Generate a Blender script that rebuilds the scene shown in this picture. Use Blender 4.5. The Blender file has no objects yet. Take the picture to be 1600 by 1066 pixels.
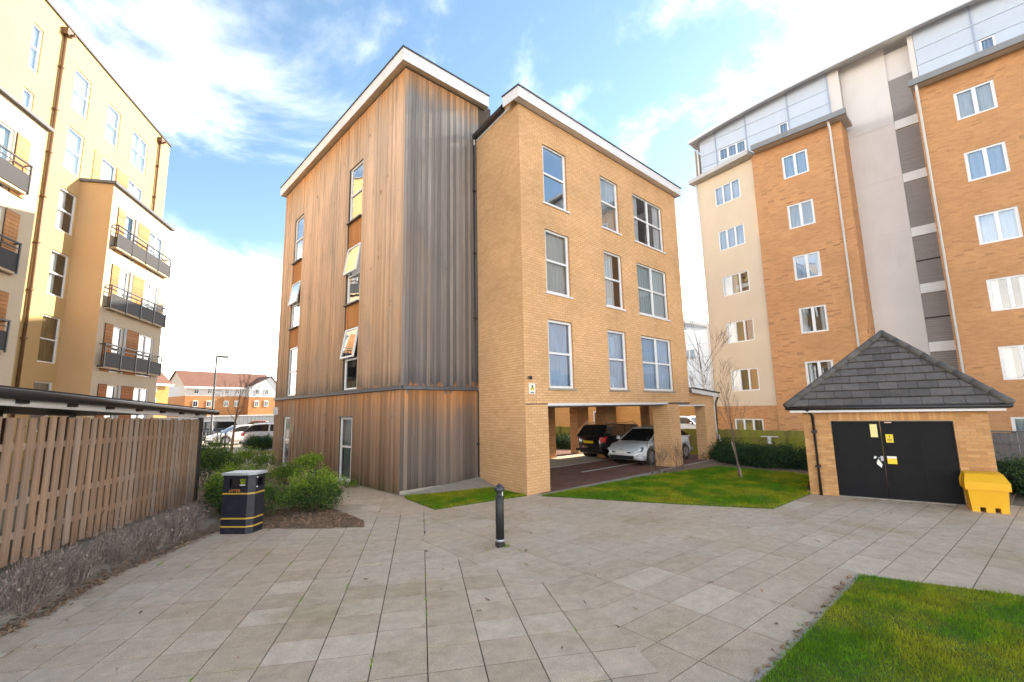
import bpy, bmesh, math, random
import numpy as np
from mathutils import Vector, Matrix
random.seed(7)
rng = np.random.default_rng(7)
S = bpy.context.scene
COL = S.collection
R = math.radians

# ------------------------------------------------------------------ camera, sky, sun, exposure
cd = bpy.data.cameras.new('camera')
cam = bpy.data.objects.new('camera', cd)
COL.objects.link(cam)
cd.sensor_width = 36.0
cd.lens = 715.85 / 1600 * 36
cd.clip_end = 3000
_r = Vector((0.73386, -0.67903, -0.0192)); _u = Vector((-0.08652, -0.12146, 0.98882)); _f = Vector((0.67377, 0.72399, 0.14789))
CAM = Vector((0, 0, 2.25))
cam.matrix_world = Matrix(((_r.x, _u.x, -_f.x, CAM.x), (_r.y, _u.y, -_f.y, CAM.y), (_r.z, _u.z, -_f.z, CAM.z), (0, 0, 0, 1)))
S.camera = cam

SUN_AZ, SUN_EL = R(-3.4), R(26.7)          # azimuth counted from +X towards +Y
w = bpy.data.worlds.new('World'); S.world = w; w.use_nodes = True
nt = w.node_tree; nt.nodes.clear(); N = nt.nodes; K = nt.links


def nd(tree, t, **kw):
    n = tree.nodes.new(t)
    for k, v in kw.items():
        setattr(n, k, v)
    return n


def wmath(op, a, b=None, clamp=False):
    m = nd(nt, 'ShaderNodeMath', operation=op, use_clamp=clamp)
    for i, x in enumerate((a, b)):
        if x is None: continue
        if isinstance(x, (int, float)): m.inputs[i].default_value = x
        else: K.new(x, m.inputs[i])
    return m.outputs[0]


sky = nd(nt, 'ShaderNodeTexSky', sky_type='NISHITA', sun_disc=False)
sky.sun_elevation = SUN_EL
sky.sun_rotation = R(90) - SUN_AZ
sky.air_density = 1.0; sky.dust_density = 0.15; sky.ozone_density = 1.2
tc = nd(nt, 'ShaderNodeTexCoord')
sep = nd(nt, 'ShaderNodeSeparateXYZ'); K.new(tc.outputs['Generated'], sep.inputs[0])
zc = wmath('MAXIMUM', sep.outputs[2], 0.0)
den = wmath('ADD', zc, 0.16)
cx = wmath('DIVIDE', sep.outputs[0], den); cy = wmath('DIVIDE', sep.outputs[1], den)
cmb = nd(nt, 'ShaderNodeCombineXYZ'); K.new(cx, cmb.inputs[0]); K.new(cy, cmb.inputs[1])
cmb.inputs[2].default_value = 4.35
cn = nd(nt, 'ShaderNodeTexNoise'); K.new(cmb.outputs[0], cn.inputs['Vector'])
cn.inputs['Scale'].default_value = 1.25; cn.inputs['Detail'].default_value = 9; cn.inputs['Roughness'].default_value = 0.58
cn.inputs['Distortion'].default_value = 0.35
mr = nd(nt, 'ShaderNodeMapRange', interpolation_type='SMOOTHSTEP'); K.new(cn.outputs[0], mr.inputs[0])
mr.inputs[1].default_value = 0.50; mr.inputs[2].default_value = 0.86
# low haze: the sky pales towards the horizon
hzn = wmath('ADD', sep.outputs[2], wmath('MULTIPLY', wmath('SUBTRACT', 0.5, cn.outputs[0]), 0.35))
hz = nd(nt, 'ShaderNodeMapRange', interpolation_type='SMOOTHSTEP'); K.new(hzn, hz.inputs[0])
hz.inputs[1].default_value = 0.36; hz.inputs[2].default_value = 0.12; hz.inputs[3].default_value = 0.0; hz.inputs[4].default_value = 1.0
cf = wmath('MULTIPLY', mr.outputs[0], 0.92)
cov = wmath('MAXIMUM', cf, hz.outputs[0], True)
bg1 = nd(nt, 'ShaderNodeBackground'); bg1.inputs[1].default_value = 0.05
hs = nd(nt, 'ShaderNodeHueSaturation'); hs.inputs[1].default_value = 0.98; hs.inputs[0].default_value = 0.49; hs.inputs[2].default_value = 0.92
K.new(sky.outputs[0], hs.inputs['Color']); K.new(hs.outputs[0], bg1.inputs[0])
bg2 = nd(nt, 'ShaderNodeBackground'); bg2.inputs[0].default_value = (1.0, 0.925, 0.82, 1); bg2.inputs[1].default_value = 0.95
mx = nd(nt, 'ShaderNodeMixShader'); K.new(cov, mx.inputs[0]); K.new(bg1.outputs[0], mx.inputs[1]); K.new(bg2.outputs[0], mx.inputs[2])
wo = nd(nt, 'ShaderNodeOutputWorld'); K.new(mx.outputs[0], wo.inputs[0])

sl = bpy.data.lights.new('sun', 'SUN'); sl.energy = 2.0; sl.angle = R(0.5); sl.color = (1.0, 0.89, 0.72)
so = bpy.data.objects.new('sun', sl); COL.objects.link(so)
sdir = Vector((math.cos(SUN_AZ) * math.cos(SUN_EL), math.sin(SUN_AZ) * math.cos(SUN_EL), math.sin(SUN_EL)))
so.rotation_euler = sdir.to_track_quat('Z', 'Y').to_euler()
so.location = (0, 0, 60)
S.view_settings.view_transform = 'Standard'; S.view_settings.look = 'None'
S.view_settings.gamma = 1; S.view_settings.use_curve_mapping = False
S.view_settings.exposure = 2.8
S.render.engine = 'CYCLES'
S.cycles.max_bounces = 8; S.cycles.transparent_max_bounces = 12

# ------------------------------------------------------------------ helpers
BASE = {}


def frame(x, y, deg, z=0.0):
    return Matrix.Translation((x, y, z)) @ Matrix.Rotation(R(deg), 4, 'Z')


ID = Matrix.Identity(4)


def link(o, parent=None):
    COL.objects.link(o)
    if parent is not None:
        o.parent = parent
        BASE[o.name] = BASE[parent.name]
    else:
        BASE[o.name] = Vector(o.location)
    return o


def thing(name, label, cat, loc=(0, 0, 0), group=None):
    o = bpy.data.objects.new(name, None); o.empty_display_size = 0.3
    o.location = loc
    COL.objects.link(o); BASE[o.name] = Vector(loc)
    o['label'] = label; o['category'] = cat
    if group: o['group'] = group
    return o


def tag(o, label, cat, group=None):
    o['label'] = label; o['category'] = cat
    if group: o['group'] = group
    return o


class MB:
    def __init__(s, F=None):
        s.v = []; s.f = []; s.F = F or ID

    def pt(s, p):
        s.v.append(tuple(s.F @ Vector(p))); return len(s.v) - 1

    def poly(s, *pts):
        s.f.append([s.pt(p) for p in pts]); return s

    def box(s, x0, x1, y0, y1, z0, z1, skip=''):
        i = len(s.v)
        for z in (z0, z1):
            for x, y in ((x0, y0), (x1, y0), (x1, y1), (x0, y1)):
                s.pt((x, y, z))
        F = {'b': (0, 3, 2, 1), 't': (4, 5, 6, 7), 'f': (0, 1, 5, 4), 'r': (1, 2, 6, 5), 'k': (2, 3, 7, 6), 'l': (3, 0, 4, 7)}
        for k, q in F.items():
            if k not in skip: s.f.append([i + a for a in q])
        return s

    def prism(s, pts, z0, z1):
        n = len(pts); i = len(s.v)
        for p in pts: s.pt((p[0], p[1], z0))
        for p in pts: s.pt((p[0], p[1], z1))
        s.f.append([i + k for k in reversed(range(n))]); s.f.append([i + n + k for k in range(n)])
        for k in range(n):
            s.f.append([i + k, i + (k + 1) % n, i + n + (k + 1) % n, i + n + k])
        return s

    def slab(s, pts, y0, y1):
        """polygon pts in (x,z), thickness y0..y1"""
        n = len(pts); i = len(s.v)
        for p in pts: s.pt((p[0], y0, p[1]))
        for p in pts: s.pt((p[0], y1, p[1]))
        s.f.append([i + k for k in range(n)]); s.f.append([i + n + k for k in reversed(range(n))])
        for k in range(n):
            s.f.append([i + (k + 1) % n, i + k, i + n + k, i + n + (k + 1) % n])
        return s

    def tube(s, pts, r, n=8, cap=True):
        """pts polyline, r radius or list"""
        P = [Vector(p) for p in pts]
        rs = r if isinstance(r, (list, tuple)) else [r] * len(P)
        i0 = len(s.v)
        up = Vector((0, 0, 1))
        for k, p in enumerate(P):
            d = (P[min(k + 1, len(P) - 1)] - P[max(k - 1, 0)])
            d.normalize()
            a = up.cross(d)
            if a.length < 1e-3: a = Vector((1, 0, 0))
            a.normalize(); b = d.cross(a)
            for j in range(n):
                t = 2 * math.pi * j / n
                s.pt(p + (a * math.cos(t) + b * math.sin(t)) * rs[k])
        for k in range(len(P) - 1):
            for j in range(n):
                s.f.append([i0 + k * n + j, i0 + k * n + (j + 1) % n, i0 + (k + 1) * n + (j + 1) % n, i0 + (k + 1) * n + j])
        if cap:
            s.f.append([i0 + j for j in reversed(range(n))]); s.f.append([i0 + (len(P) - 1) * n + j for j in range(n)])
        return s

    def lathe(s, c, prof, n=16, M=None):
        """prof (r,z); optional M matrix applied before frame"""
        i0 = len(s.v)
        for r, z in prof:
            for j in range(n):
                t = 2 * math.pi * j / n
                q = Vector((r * math.cos(t), r * math.sin(t), z))
                if M is not None: q = M @ q
                s.pt(Vector(c) + q)
        m = len(prof)
        for k in range(m - 1):
            for j in range(n):
                s.f.append([i0 + k * n + j, i0 + k * n + (j + 1) % n, i0 + (k + 1) * n + (j + 1) % n, i0 + (k + 1) * n + j])
        s.f.append([i0 + j for j in reversed(range(n))]); s.f.append([i0 + (m - 1) * n + j for j in range(n)])
        return s

    def build(s, name, mat, parent=None, smooth=False, kind=None, loc=None):
        me = bpy.data.meshes.new(name)
        b = BASE[parent.name] if parent is not None else Vector(loc or (0, 0, 0))
        V = np.array(s.v, dtype=np.float64).reshape(-1, 3) - np.array(b)
        me.from_pydata(V.tolist(), [], s.f)
        if mat is not None: me.materials.append(mat)
        if smooth:
            me.polygons.foreach_set('use_smooth', [True] * len(me.polygons))
        me.update()
        o = bpy.data.objects.new(name, me)
        if parent is None: o.location = b
        link(o, parent)
        if kind: o['kind'] = kind
        return o


def struct(name, mb, mat, smooth=False):
    return mb.build(name, mat, None, smooth, kind='structure')


_unit = {}


def unit_cube(mat, back=False):
    """unit cube 0..1 mesh shared by pieces; its back (y=1) face is left out as it lies on the wall"""
    k = (mat.name, back)
    if k not in _unit:
        me = bpy.data.meshes.new('piece')
        v = [(x, y, z) for z in (0, 1) for (x, y) in ((0, 0), (1, 0), (1, 1), (0, 1))]
        f = [(0, 3, 2, 1), (4, 5, 6, 7), (0, 1, 5, 4), (1, 2, 6, 5), (3, 0, 4, 7)]
        if back: f.append((2, 3, 7, 6))
        me.from_pydata(v, [], f); me.materials.append(mat); me.update()
        _unit[k] = me
    return _unit[k]


def piece(name, mat, parent, F, x0, x1, y0, y1, z0, z1, back=False, tilt=0.0):
    o = bpy.data.objects.new(name, unit_cube(mat, back))
    COL.objects.link(o)
    o.parent = parent; BASE[o.name] = BASE[parent.name]
    p = F @ Vector((x0, y0, z0))
    o.location = p - BASE[parent.name]
    o.rotation_euler = (0, tilt, F.to_euler().z)
    o.scale = (x1 - x0, y1 - y0, z1 - z0)
    return o


def project(p):
    q = Vector(p) - CAM
    z = q.dot(_f)
    if z < 0.1: return None
    return (800 + 715.85 * q.dot(_r) / z, 533 - 715.85 * q.dot(_u) / z, z)


def in_view(p, m=20):
    q = project(p)
    return q is not None and -m < q[0] < 1600 + m and -m < q[1] < 1066 + m


# ------------------------------------------------------------------ materials
def new_mat(name):
    m = bpy.data.materials.new(name); m.use_nodes = True
    t = m.node_tree; t.nodes.clear()
    return m, t


def mnode(t, op, a, b=None, clamp=False):
    n = nd(t, 'ShaderNodeMath', operation=op, use_clamp=clamp)
    for i, x in enumerate((a, b)):
        if x is None: continue
        if isinstance(x, (int, float)): n.inputs[i].default_value = x
        else: t.links.new(x, n.inputs[i])
    return n.outputs[0]


def rnd(t):
    """one random number per piece (per object and per loose island)"""
    oi = nd(t, 'ShaderNodeObjectInfo'); g = nd(t, 'ShaderNodeNewGeometry')
    return mnode(t, 'FRACT', mnode(t, 'ADD', oi.outputs['Random'], g.outputs['Random Per Island']))


def noise(t, scale, detail=4, rough=0.55, stretch=(1, 1, 1), dist=0.0):
    g = nd(t, 'ShaderNodeNewGeometry')
    mp = nd(t, 'ShaderNodeMapping'); t.links.new(g.outputs['Position'], mp.inputs[0]); mp.inputs['Scale'].default_value = stretch
    n = nd(t, 'ShaderNodeTexNoise'); t.links.new(mp.outputs[0], n.inputs['Vector'])
    n.inputs['Scale'].default_value = scale; n.inputs['Detail'].default_value = detail; n.inputs['Roughness'].default_value = rough
    n.inputs['Distortion'].default_value = dist
    return n.outputs[0]


def maprange(t, v, a, b, c=0.0, d=1.0, smooth=False):
    n = nd(t, 'ShaderNodeMapRange', interpolation_type='SMOOTHSTEP' if smooth else 'LINEAR')
    t.links.new(v, n.inputs[0])
    for i, x in enumerate((a, b, c, d)): n.inputs[1 + i].default_value = x
    return n.outputs[0]


def mixc(t, fac, c1, c2, mode='MIX'):
    n = nd(t, 'ShaderNodeMix', data_type='RGBA', blend_type=mode)
    for i, x in ((0, fac), (6, c1), (7, c2)):
        if isinstance(x, (int, float)): n.inputs[i].default_value = x
        elif isinstance(x, (tuple, list)): n.inputs[i].default_value = (*x, 1) if len(x) == 3 else x
        else: t.links.new(x, n.inputs[i])
    return n.outputs[2]


def bright(t, col, val):
    """col * val"""
    c = nd(t, 'ShaderNodeCombineColor')
    for i in range(3): t.links.new(val, c.inputs[i])
    return mixc(t, 1.0, col, c.outputs[0], 'MULTIPLY')


def finish(m, t, col, rough=0.7, metal=0.0, bump=None, bstr=0.3, bdist=0.01, spec=0.5, coat=0.0, trans=None, rsock=None):
    p = nd(t, 'ShaderNodeBsdfPrincipled')
    if isinstance(col, tuple): p.inputs['Base Color'].default_value = (*col, 1)
    else: t.links.new(col, p.inputs['Base Color'])
    p.inputs['Roughness'].default_value = rough; p.inputs['Metallic'].default_value = metal
    if rsock is not None: t.links.new(rsock, p.inputs['Roughness'])
    p.inputs['Specular IOR Level'].default_value = spec
    p.inputs['Coat Weight'].default_value = coat
    if bump is not None:
        b = nd(t, 'ShaderNodeBump'); b.inputs['Strength'].default_value = bstr; b.inputs['Distance'].default_value = bdist
        t.links.new(bump, b.inputs['Height']); t.links.new(b.outputs[0], p.inputs['Normal'])
    o = nd(t, 'ShaderNodeOutputMaterial')
    t.links.new(p.outputs[0], o.inputs[0])
    return m


def plain(name, col, rough=0.6, metal=0.0, var=0.0, nscale=3.0, namt=0.12, bump=0.0, bscale=40, spec=0.5, coat=0.0, stretch=(1, 1, 1), dirt=None, bdist=0.01):
    m, t = new_mat(name)
    n = noise(t, nscale, 6, 0.6, stretch)
    v = maprange(t, n, 0.25, 0.75, 1 - namt, 1 + namt)
    if var > 0:
        v = mnode(t, 'MULTIPLY', v, maprange(t, rnd(t), 0, 1, 1 - var, 1 + var))
    c = bright(t, col, v)
    if dirt:
        dn = noise(t, dirt[1], 5, 0.65, dirt[3] if len(dirt) > 3 else (1, 1, 1))
        c = mixc(t, maprange(t, dn, 0.5, 0.75, 0, dirt[2], True), c, dirt[0])
    bn = noise(t, bscale, 3, 0.6, stretch) if bump > 0 else None
    return finish(m, t, c, rough, metal, bn, bump, bdist, spec, coat)


M = {}
M['white_upvc'] = plain('white_upvc', (0.78, 0.79, 0.80), 0.35, namt=0.04)
M['white_paint'] = plain('white_paint', (0.74, 0.74, 0.76), 0.5, namt=0.06, dirt=((0.45, 0.42, 0.38), 1.3, 0.25, (1, 1, .2)))
M['grey_fascia'] = plain('grey_fascia', (0.70, 0.71, 0.73), 0.5, namt=0.08, dirt=((0.4, 0.4, 0.38), 2.0, 0.4))
M['dark_metal'] = plain('dark_metal', (0.035, 0.036, 0.04), 0.45, namt=0.15)
M['black_plastic'] = plain('black_plastic', (0.018, 0.018, 0.02), 0.4, namt=0.1)
M['copper_pipe'] = plain('copper_pipe', (0.13, 0.065, 0.03), 0.5, namt=0.2)
M['balcony_panel'] = plain('balcony_panel', (0.022, 0.022, 0.025), 0.7, namt=0.1)
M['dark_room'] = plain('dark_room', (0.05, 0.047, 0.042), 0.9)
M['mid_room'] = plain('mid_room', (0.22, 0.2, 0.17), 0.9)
M['ledge_metal'] = plain('ledge_metal', (0.10, 0.105, 0.12), 0.5, namt=0.2, nscale=5)
M['concrete'] = plain('concrete', (0.34, 0.31, 0.26), 0.85, namt=0.2, nscale=4, bump=0.3)
M['curtain_white'] = plain('curtain_white', (0.70, 0.72, 0.74), 0.9, namt=0.1, stretch=(1, 1, .1), nscale=8)
M['curtain_blue'] = plain('curtain_blue', (0.60, 0.72, 0.88), 0.9, namt=0.1, stretch=(1, 1, .1), nscale=8)
M['curtain_grey'] = plain('curtain_grey', (0.52, 0.58, 0.60), 0.9, namt=0.12, stretch=(1, 1, .1), nscale=8)
M['curtain_tan'] = plain('curtain_tan', (0.5, 0.42, 0.22), 0.9, namt=0.15, stretch=(1, 1, .1), nscale=8)
M['curtain_brown'] = plain('curtain_brown', (0.20, 0.15, 0.11), 0.9, namt=0.15, stretch=(1, 1, .1), nscale=8)
M['yellow_plastic'] = plain('yellow_plastic', (0.80, 0.43, 0.008), 0.42, namt=0.06, dirt=((0.5, 0.27, 0.03), 3, 0.35))
M['sign_yellow'] = plain('sign_yellow', (0.85, 0.62, 0.02), 0.4, namt=0.03)
M['sign_pale'] = plain('sign_pale', (0.80, 0.72, 0.30), 0.4, namt=0.03)
M['sign_white'] = plain('sign_white', (0.8, 0.8, 0.78), 0.4, namt=0.03)
M['sign_green'] = plain('sign_green', (0.30, 0.42, 0.02), 0.4, namt=0.03)
M['sign_dark'] = plain('sign_dark', (0.05, 0.06, 0.02), 0.4, namt=0.03)
M['gold'] = plain('gold', (0.50, 0.33, 0.05), 0.45, namt=0.1)
M['orange_print'] = plain('orange_print', (0.55, 0.20, 0.03), 0.5, namt=0.1)
M['bin_navy'] = plain('bin_navy', (0.013, 0.015, 0.028), 0.4, namt=0.2, dirt=((0.06, 0.055, 0.05), 6, 0.3))
M['bin_lid'] = plain('bin_lid', (0.36, 0.39, 0.42), 0.45, namt=0.1)
M['bollard'] = plain('bollard', (0.016, 0.018, 0.02), 0.5, namt=0.15)
M['bollard_cap'] = plain('bollard_cap', (0.03, 0.037, 0.05), 0.3, namt=0.1)
M['galvanised'] = plain('galvanised', (0.42, 0.44, 0.47), 0.45, metal=0.6, namt=0.15, nscale=12)
M['post_grey'] = plain('post_grey', (0.22, 0.23, 0.24), 0.5, namt=0.1)
M['tile_grey'] = plain('tile_grey', (0.105, 0.096, 0.09), 0.75, var=0.22, namt=0.25, nscale=6, bump=0.35, bscale=60, dirt=((0.16, 0.135, 0.10), 5, 0.4))
M['tile_far'] = plain('tile_far', (0.18, 0.085, 0.058), 0.85, namt=0.15, nscale=1.5)
M['door_black'] = plain('door_black', (0.006, 0.006, 0.008), 0.6, namt=0.15, spec=.2, dirt=((0.011, 0.011, 0.012), 2.5, 0.5))
M['door_panel'] = plain('door_panel', (0.006, 0.006, 0.008), 0.6, spec=.22, namt=0.2)
M['render_yellow'] = plain('render_yellow', (0.52, 0.365, 0.165), 0.9, namt=0.05, nscale=0.9, bump=0.1, bscale=120, dirt=((0.47, 0.31, 0.13), 0.7, 0.35, (1, 1, .25)))
M['render_tan_shade'] = plain('render_tan_shade', (0.54, 0.355, 0.19), 0.9, namt=0.05, nscale=0.9, bump=0.1, bscale=120)  # for the bay sides, their shade put into the colour
M['render_cream'] = plain('render_cream', (0.55, 0.46, 0.33), 0.9, namt=0.04, nscale=0.9, bump=0.1, bscale=120)
M['render_beige'] = plain('render_beige', (0.66, 0.55, 0.41), 0.9, namt=0.05, nscale=0.8, bump=0.1, bscale=120)
M['render_grey'] = plain('render_grey', (0.66, 0.62, 0.60), 0.9, namt=0.06, nscale=0.6, bump=0.1, bscale=120, dirt=((0.56, 0.52, 0.49), 0.8, 0.5, (1, 1, .3)))
M['cladding'] = plain('cladding', (0.50, 0.56, 0.65), 0.4, metal=0.0, var=0.04, namt=0.04)
M['cladding_trim'] = plain('cladding_trim', (0.33, 0.38, 0.49), 0.4, namt=0.05)
M['soffit'] = plain('soffit', (0.50, 0.49, 0.48), 0.7, namt=0.08)
M['roof_edge'] = plain('roof_edge', (0.66, 0.67, 0.69), 0.5, namt=0.06)
M['louvre'] = plain('louvre', (0.26, 0.235, 0.22), 0.55, namt=0.14, nscale=3, stretch=(.3, .3, 5))
M['spandrel'] = plain('spandrel', (0.72, 0.73, 0.72), 0.5, namt=0.06)
M['paint_silver'] = plain('paint_silver', (0.72, 0.76, 0.81), 0.3, metal=0.05, namt=0.02, coat=0.8)
M['paint_silver2'] = plain('paint_silver2', (0.50, 0.51, 0.54), 0.3, metal=0.4, namt=0.02, coat=0.7)
M['paint_white'] = plain('paint_white', (0.75, 0.76, 0.78), 0.3, namt=0.02, coat=0.8)
M['paint_black'] = plain('paint_black', (0.010, 0.010, 0.012), 0.25, namt=0.02, coat=0.8)
M['paint_navy'] = plain('paint_navy', (0.012, 0.016, 0.026), 0.3, namt=0.02, coat=0.8)
M['paint_red'] = plain('paint_red', (0.45, 0.03, 0.02), 0.3, namt=0.02, coat=0.8)
M['car_glass'] = plain('car_glass', (0.010, 0.013, 0.016), 0.05, namt=0.02, spec=0.8)
M['tyre'] = plain('tyre', (0.015, 0.015, 0.016), 0.8, namt=0.1)
M['alloy'] = plain('alloy', (0.42, 0.43, 0.45), 0.35, metal=0.7, namt=0.05)
M['lamp_red'] = plain('lamp_red', (0.55, 0.012, 0.015), 0.3, namt=0.02, coat=0.1)
M['lamp_dark'] = plain('lamp_dark', (0.10, 0.115, 0.135), 0.12, namt=0.02, coat=0.8)
M['lamp_clear'] = plain('lamp_clear', (0.55, 0.6, 0.66), 0.15, namt=0.02, coat=0.6)
M['lamp_grey'] = plain('lamp_grey', (0.09, 0.095, 0.10), 0.5, namt=0.1)
M['panel_pale'] = plain('panel_pale', (0.55, 0.57, 0.60), 0.8, namt=0.04)
M['bark'] = plain('bark', (0.13, 0.10, 0.08), 0.9, namt=0.3, nscale=12)
M['bark_red'] = plain('bark_red', (0.19, 0.115, 0.075), 0.9, namt=0.3, nscale=12)
M['birch_bark'] = plain('birch_bark', (0.66, 0.63, 0.59), 0.8, namt=0.15, nscale=10, dirt=((0.06, 0.05, 0.045), 9, 0.95, (1, 1, 2.2)))
M['soil'] = plain('soil', (0.22, 0.16, 0.11), 0.95, namt=0.4, nscale=9, bump=0.8, bscale=45, bdist=0.03)
M['bank'] = plain('bank', (0.27, 0.235, 0.18), 0.95, namt=0.3, nscale=6, bump=0.7, bscale=40, bdist=0.03)
M['chip'] = plain('chip', (0.27, 0.17, 0.10), 0.9, var=0.5, namt=0.2)
M['tarmac'] = plain('tarmac', (0.22, 0.205, 0.18), 0.9, namt=0.15, nscale=1.5, bump=0.3, bscale=90)
M['earth'] = plain('earth', (0.16, 0.14, 0.10), 0.95, namt=0.25, nscale=0.6)
M['lawn_soil'] = plain('lawn_soil', (0.085, 0.12, 0.018), 0.95, namt=0.35, nscale=5, bump=0.5, bscale=60)
M['floor_white'] = plain('floor_white', (0.72, 0.70, 0.64), 0.8, namt=0.1)
M['ceiling'] = plain('ceiling', (0.20, 0.19, 0.18), 0.8, namt=0.1)
M['house_white'] = plain('house_white', (0.52, 0.53, 0.55), 0.9, namt=0.03)
M['house_cream'] = plain('house_cream', (0.48, 0.42, 0.36), 0.9, namt=0.03)


def leaf_mat(name, c1, c2, rough=0.6):
    m, t = new_mat(name)
    n = noise(t, 2.6, 3, 0.6)
    r = rnd(t)
    k = mnode(t, 'ADD', mnode(t, 'MULTIPLY', r, 0.65), mnode(t, 'MULTIPLY', n, 0.5))
    c = mixc(t, maprange(t, k, 0.2, 0.95, 0, 1), c1, c2)
    p = nd(t, 'ShaderNodeBsdfPrincipled'); t.links.new(c, p.inputs['Base Color']); p.inputs['Roughness'].default_value = rough
    p.inputs['Specular IOR Level'].default_value = 0.3
    tr = nd(t, 'ShaderNodeBsdfTranslucent'); t.links.new(c, tr.inputs[0])
    mxs = nd(t, 'ShaderNodeMixShader'); mxs.inputs[0].default_value = 0.3
    t.links.new(p.outputs[0], mxs.inputs[1]); t.links.new(tr.outputs[0], mxs.inputs[2])
    o = nd(t, 'ShaderNodeOutputMaterial'); t.links.new(mxs.outputs[0], o.inputs[0])
    return m


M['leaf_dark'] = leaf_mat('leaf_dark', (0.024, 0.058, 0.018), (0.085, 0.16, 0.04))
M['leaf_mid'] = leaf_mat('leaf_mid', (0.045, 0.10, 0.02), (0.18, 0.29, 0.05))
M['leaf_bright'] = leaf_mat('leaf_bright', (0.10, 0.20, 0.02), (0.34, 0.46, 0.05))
M['leaf_hedge'] = leaf_mat('leaf_hedge', (0.014, 0.035, 0.018), (0.045, 0.10, 0.04))
M['lavender'] = leaf_mat('lavender', (0.15, 0.115, 0.09), (0.50, 0.42, 0.38), 0.9)


def grass_mat():
    m, t = new_mat('grass_blades')
    n = noise(t, 0.9, 5, 0.6, (1, 1, 1), 0.3)
    n2 = noise(t, 3.7, 4, 0.6)
    c = mixc(t, maprange(t, n, 0.40, 0.62, 0, 1, True), (0.125, 0.285, 0.008), (0.36, 0.375, 0.02))
    c = bright(t, c, maprange(t, n2, 0.3, 0.7, 0.72, 1.3))
    c = bright(t, c, maprange(t, rnd(t), 0, 1, 0.6, 1.35))
    p = nd(t, 'ShaderNodeBsdfPrincipled'); t.links.new(c, p.inputs['Base Color']); p.inputs['Roughness'].default_value = 0.65
    p.inputs['Specular IOR Level'].default_value = 0.25
    tr = nd(t, 'ShaderNodeBsdfTranslucent'); t.links.new(c, tr.inputs[0])
    mxs = nd(t, 'ShaderNodeMixShader'); mxs.inputs[0].default_value = 0.35
    t.links.new(p.outputs[0], mxs.inputs[1]); t.links.new(tr.outputs[0], mxs.inputs[2])
    o = nd(t, 'ShaderNodeOutputMaterial'); t.links.new(mxs.outputs[0], o.inputs[0])
    return m


M['grass'] = grass_mat()


def glass_mat(name, tint=(0.82, 0.86, 0.88), refl=1.0):
    m, t = new_mat(name)
    fr = nd(t, 'ShaderNodeFresnel'); fr.inputs[0].default_value = 1.55
    n = noise(t, 1.1, 2, 0.5)
    b = nd(t, 'ShaderNodeBump'); b.inputs['Strength'].default_value = 0.12; b.inputs['Distance'].default_value = 0.02
    t.links.new(n, b.inputs['Height'])
    f = mnode(t, 'ADD', mnode(t, 'MULTIPLY', fr.outputs[0], refl), 0.09 * refl, True)
    tr = nd(t, 'ShaderNodeBsdfTransparent'); tr.inputs[0].default_value = (*tint, 1)
    gl = nd(t, 'ShaderNodeBsdfGlossy'); gl.inputs['Roughness'].default_value = 0.015
    gl.inputs[0].default_value = (0.95, 0.97, 1.0, 1)
    t.links.new(b.outputs[0], gl.inputs['Normal'])
    mxs = nd(t, 'ShaderNodeMixShader'); t.links.new(f, mxs.inputs[0])
    t.links.new(tr.outputs[0], mxs.inputs[1]); t.links.new(gl.outputs[0], mxs.inputs[2])
    o = nd(t, 'ShaderNodeOutputMaterial'); t.links.new(mxs.outputs[0], o.inputs[0])
    return m


M['glass'] = glass_mat('glass')
M['glass_bright'] = glass_mat('glass_bright', (0.8, 0.85, 0.88), 2.2)


def brick_piece_mat(name, c1, c2, c3):
    """bricks built as geometry: one tone per brick"""
    m, t = new_mat(name)
    r = rnd(t)
    cr = nd(t, 'ShaderNodeValToRGB'); t.links.new(r, cr.inputs[0])
    e = cr.color_ramp.elements
    e[0].position = 0; e[0].color = (*c1, 1); e[1].position = 1; e[1].color = (*c3, 1)
    x = e.new(0.5); x.color = (*c2, 1)
    n = noise(t, 0.55, 4, 0.55); n3 = noise(t, 45, 3, 0.7)
    c = bright(t, cr.outputs[0], maprange(t, n, 0.3, 0.7, 0.88, 1.12))
    c = bright(t, c, maprange(t, n3, 0.25, 0.75, 0.85, 1.15))
    d = noise(t, 0.8, 5, 0.65, (1, 1, .6))
    c = mixc(t, maprange(t, d, 0.62, 0.78, 0, 0.35, True), c, (0.62, 0.52, 0.40))
    return finish(m, t, c, 0.88, bump=n3, bstr=0.25, bdist=0.004)


M['brick_buff'] = brick_piece_mat('brick_buff', (0.64, 0.38, 0.185), (0.68, 0.415, 0.205), (0.71, 0.445, 0.235))
M['brick_garage'] = brick_piece_mat('brick_garage', (0.47, 0.235, 0.09), (0.56, 0.29, 0.11), (0.62, 0.35, 0.15))
M['mortar_buff'] = plain('mortar_buff', (0.46, 0.25, 0.115), 0.95, namt=0.1, bump=0.2)
M['mortar_garage'] = plain('mortar_garage', (0.40, 0.27, 0.16), 0.95, namt=0.1, bump=0.2)


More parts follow.
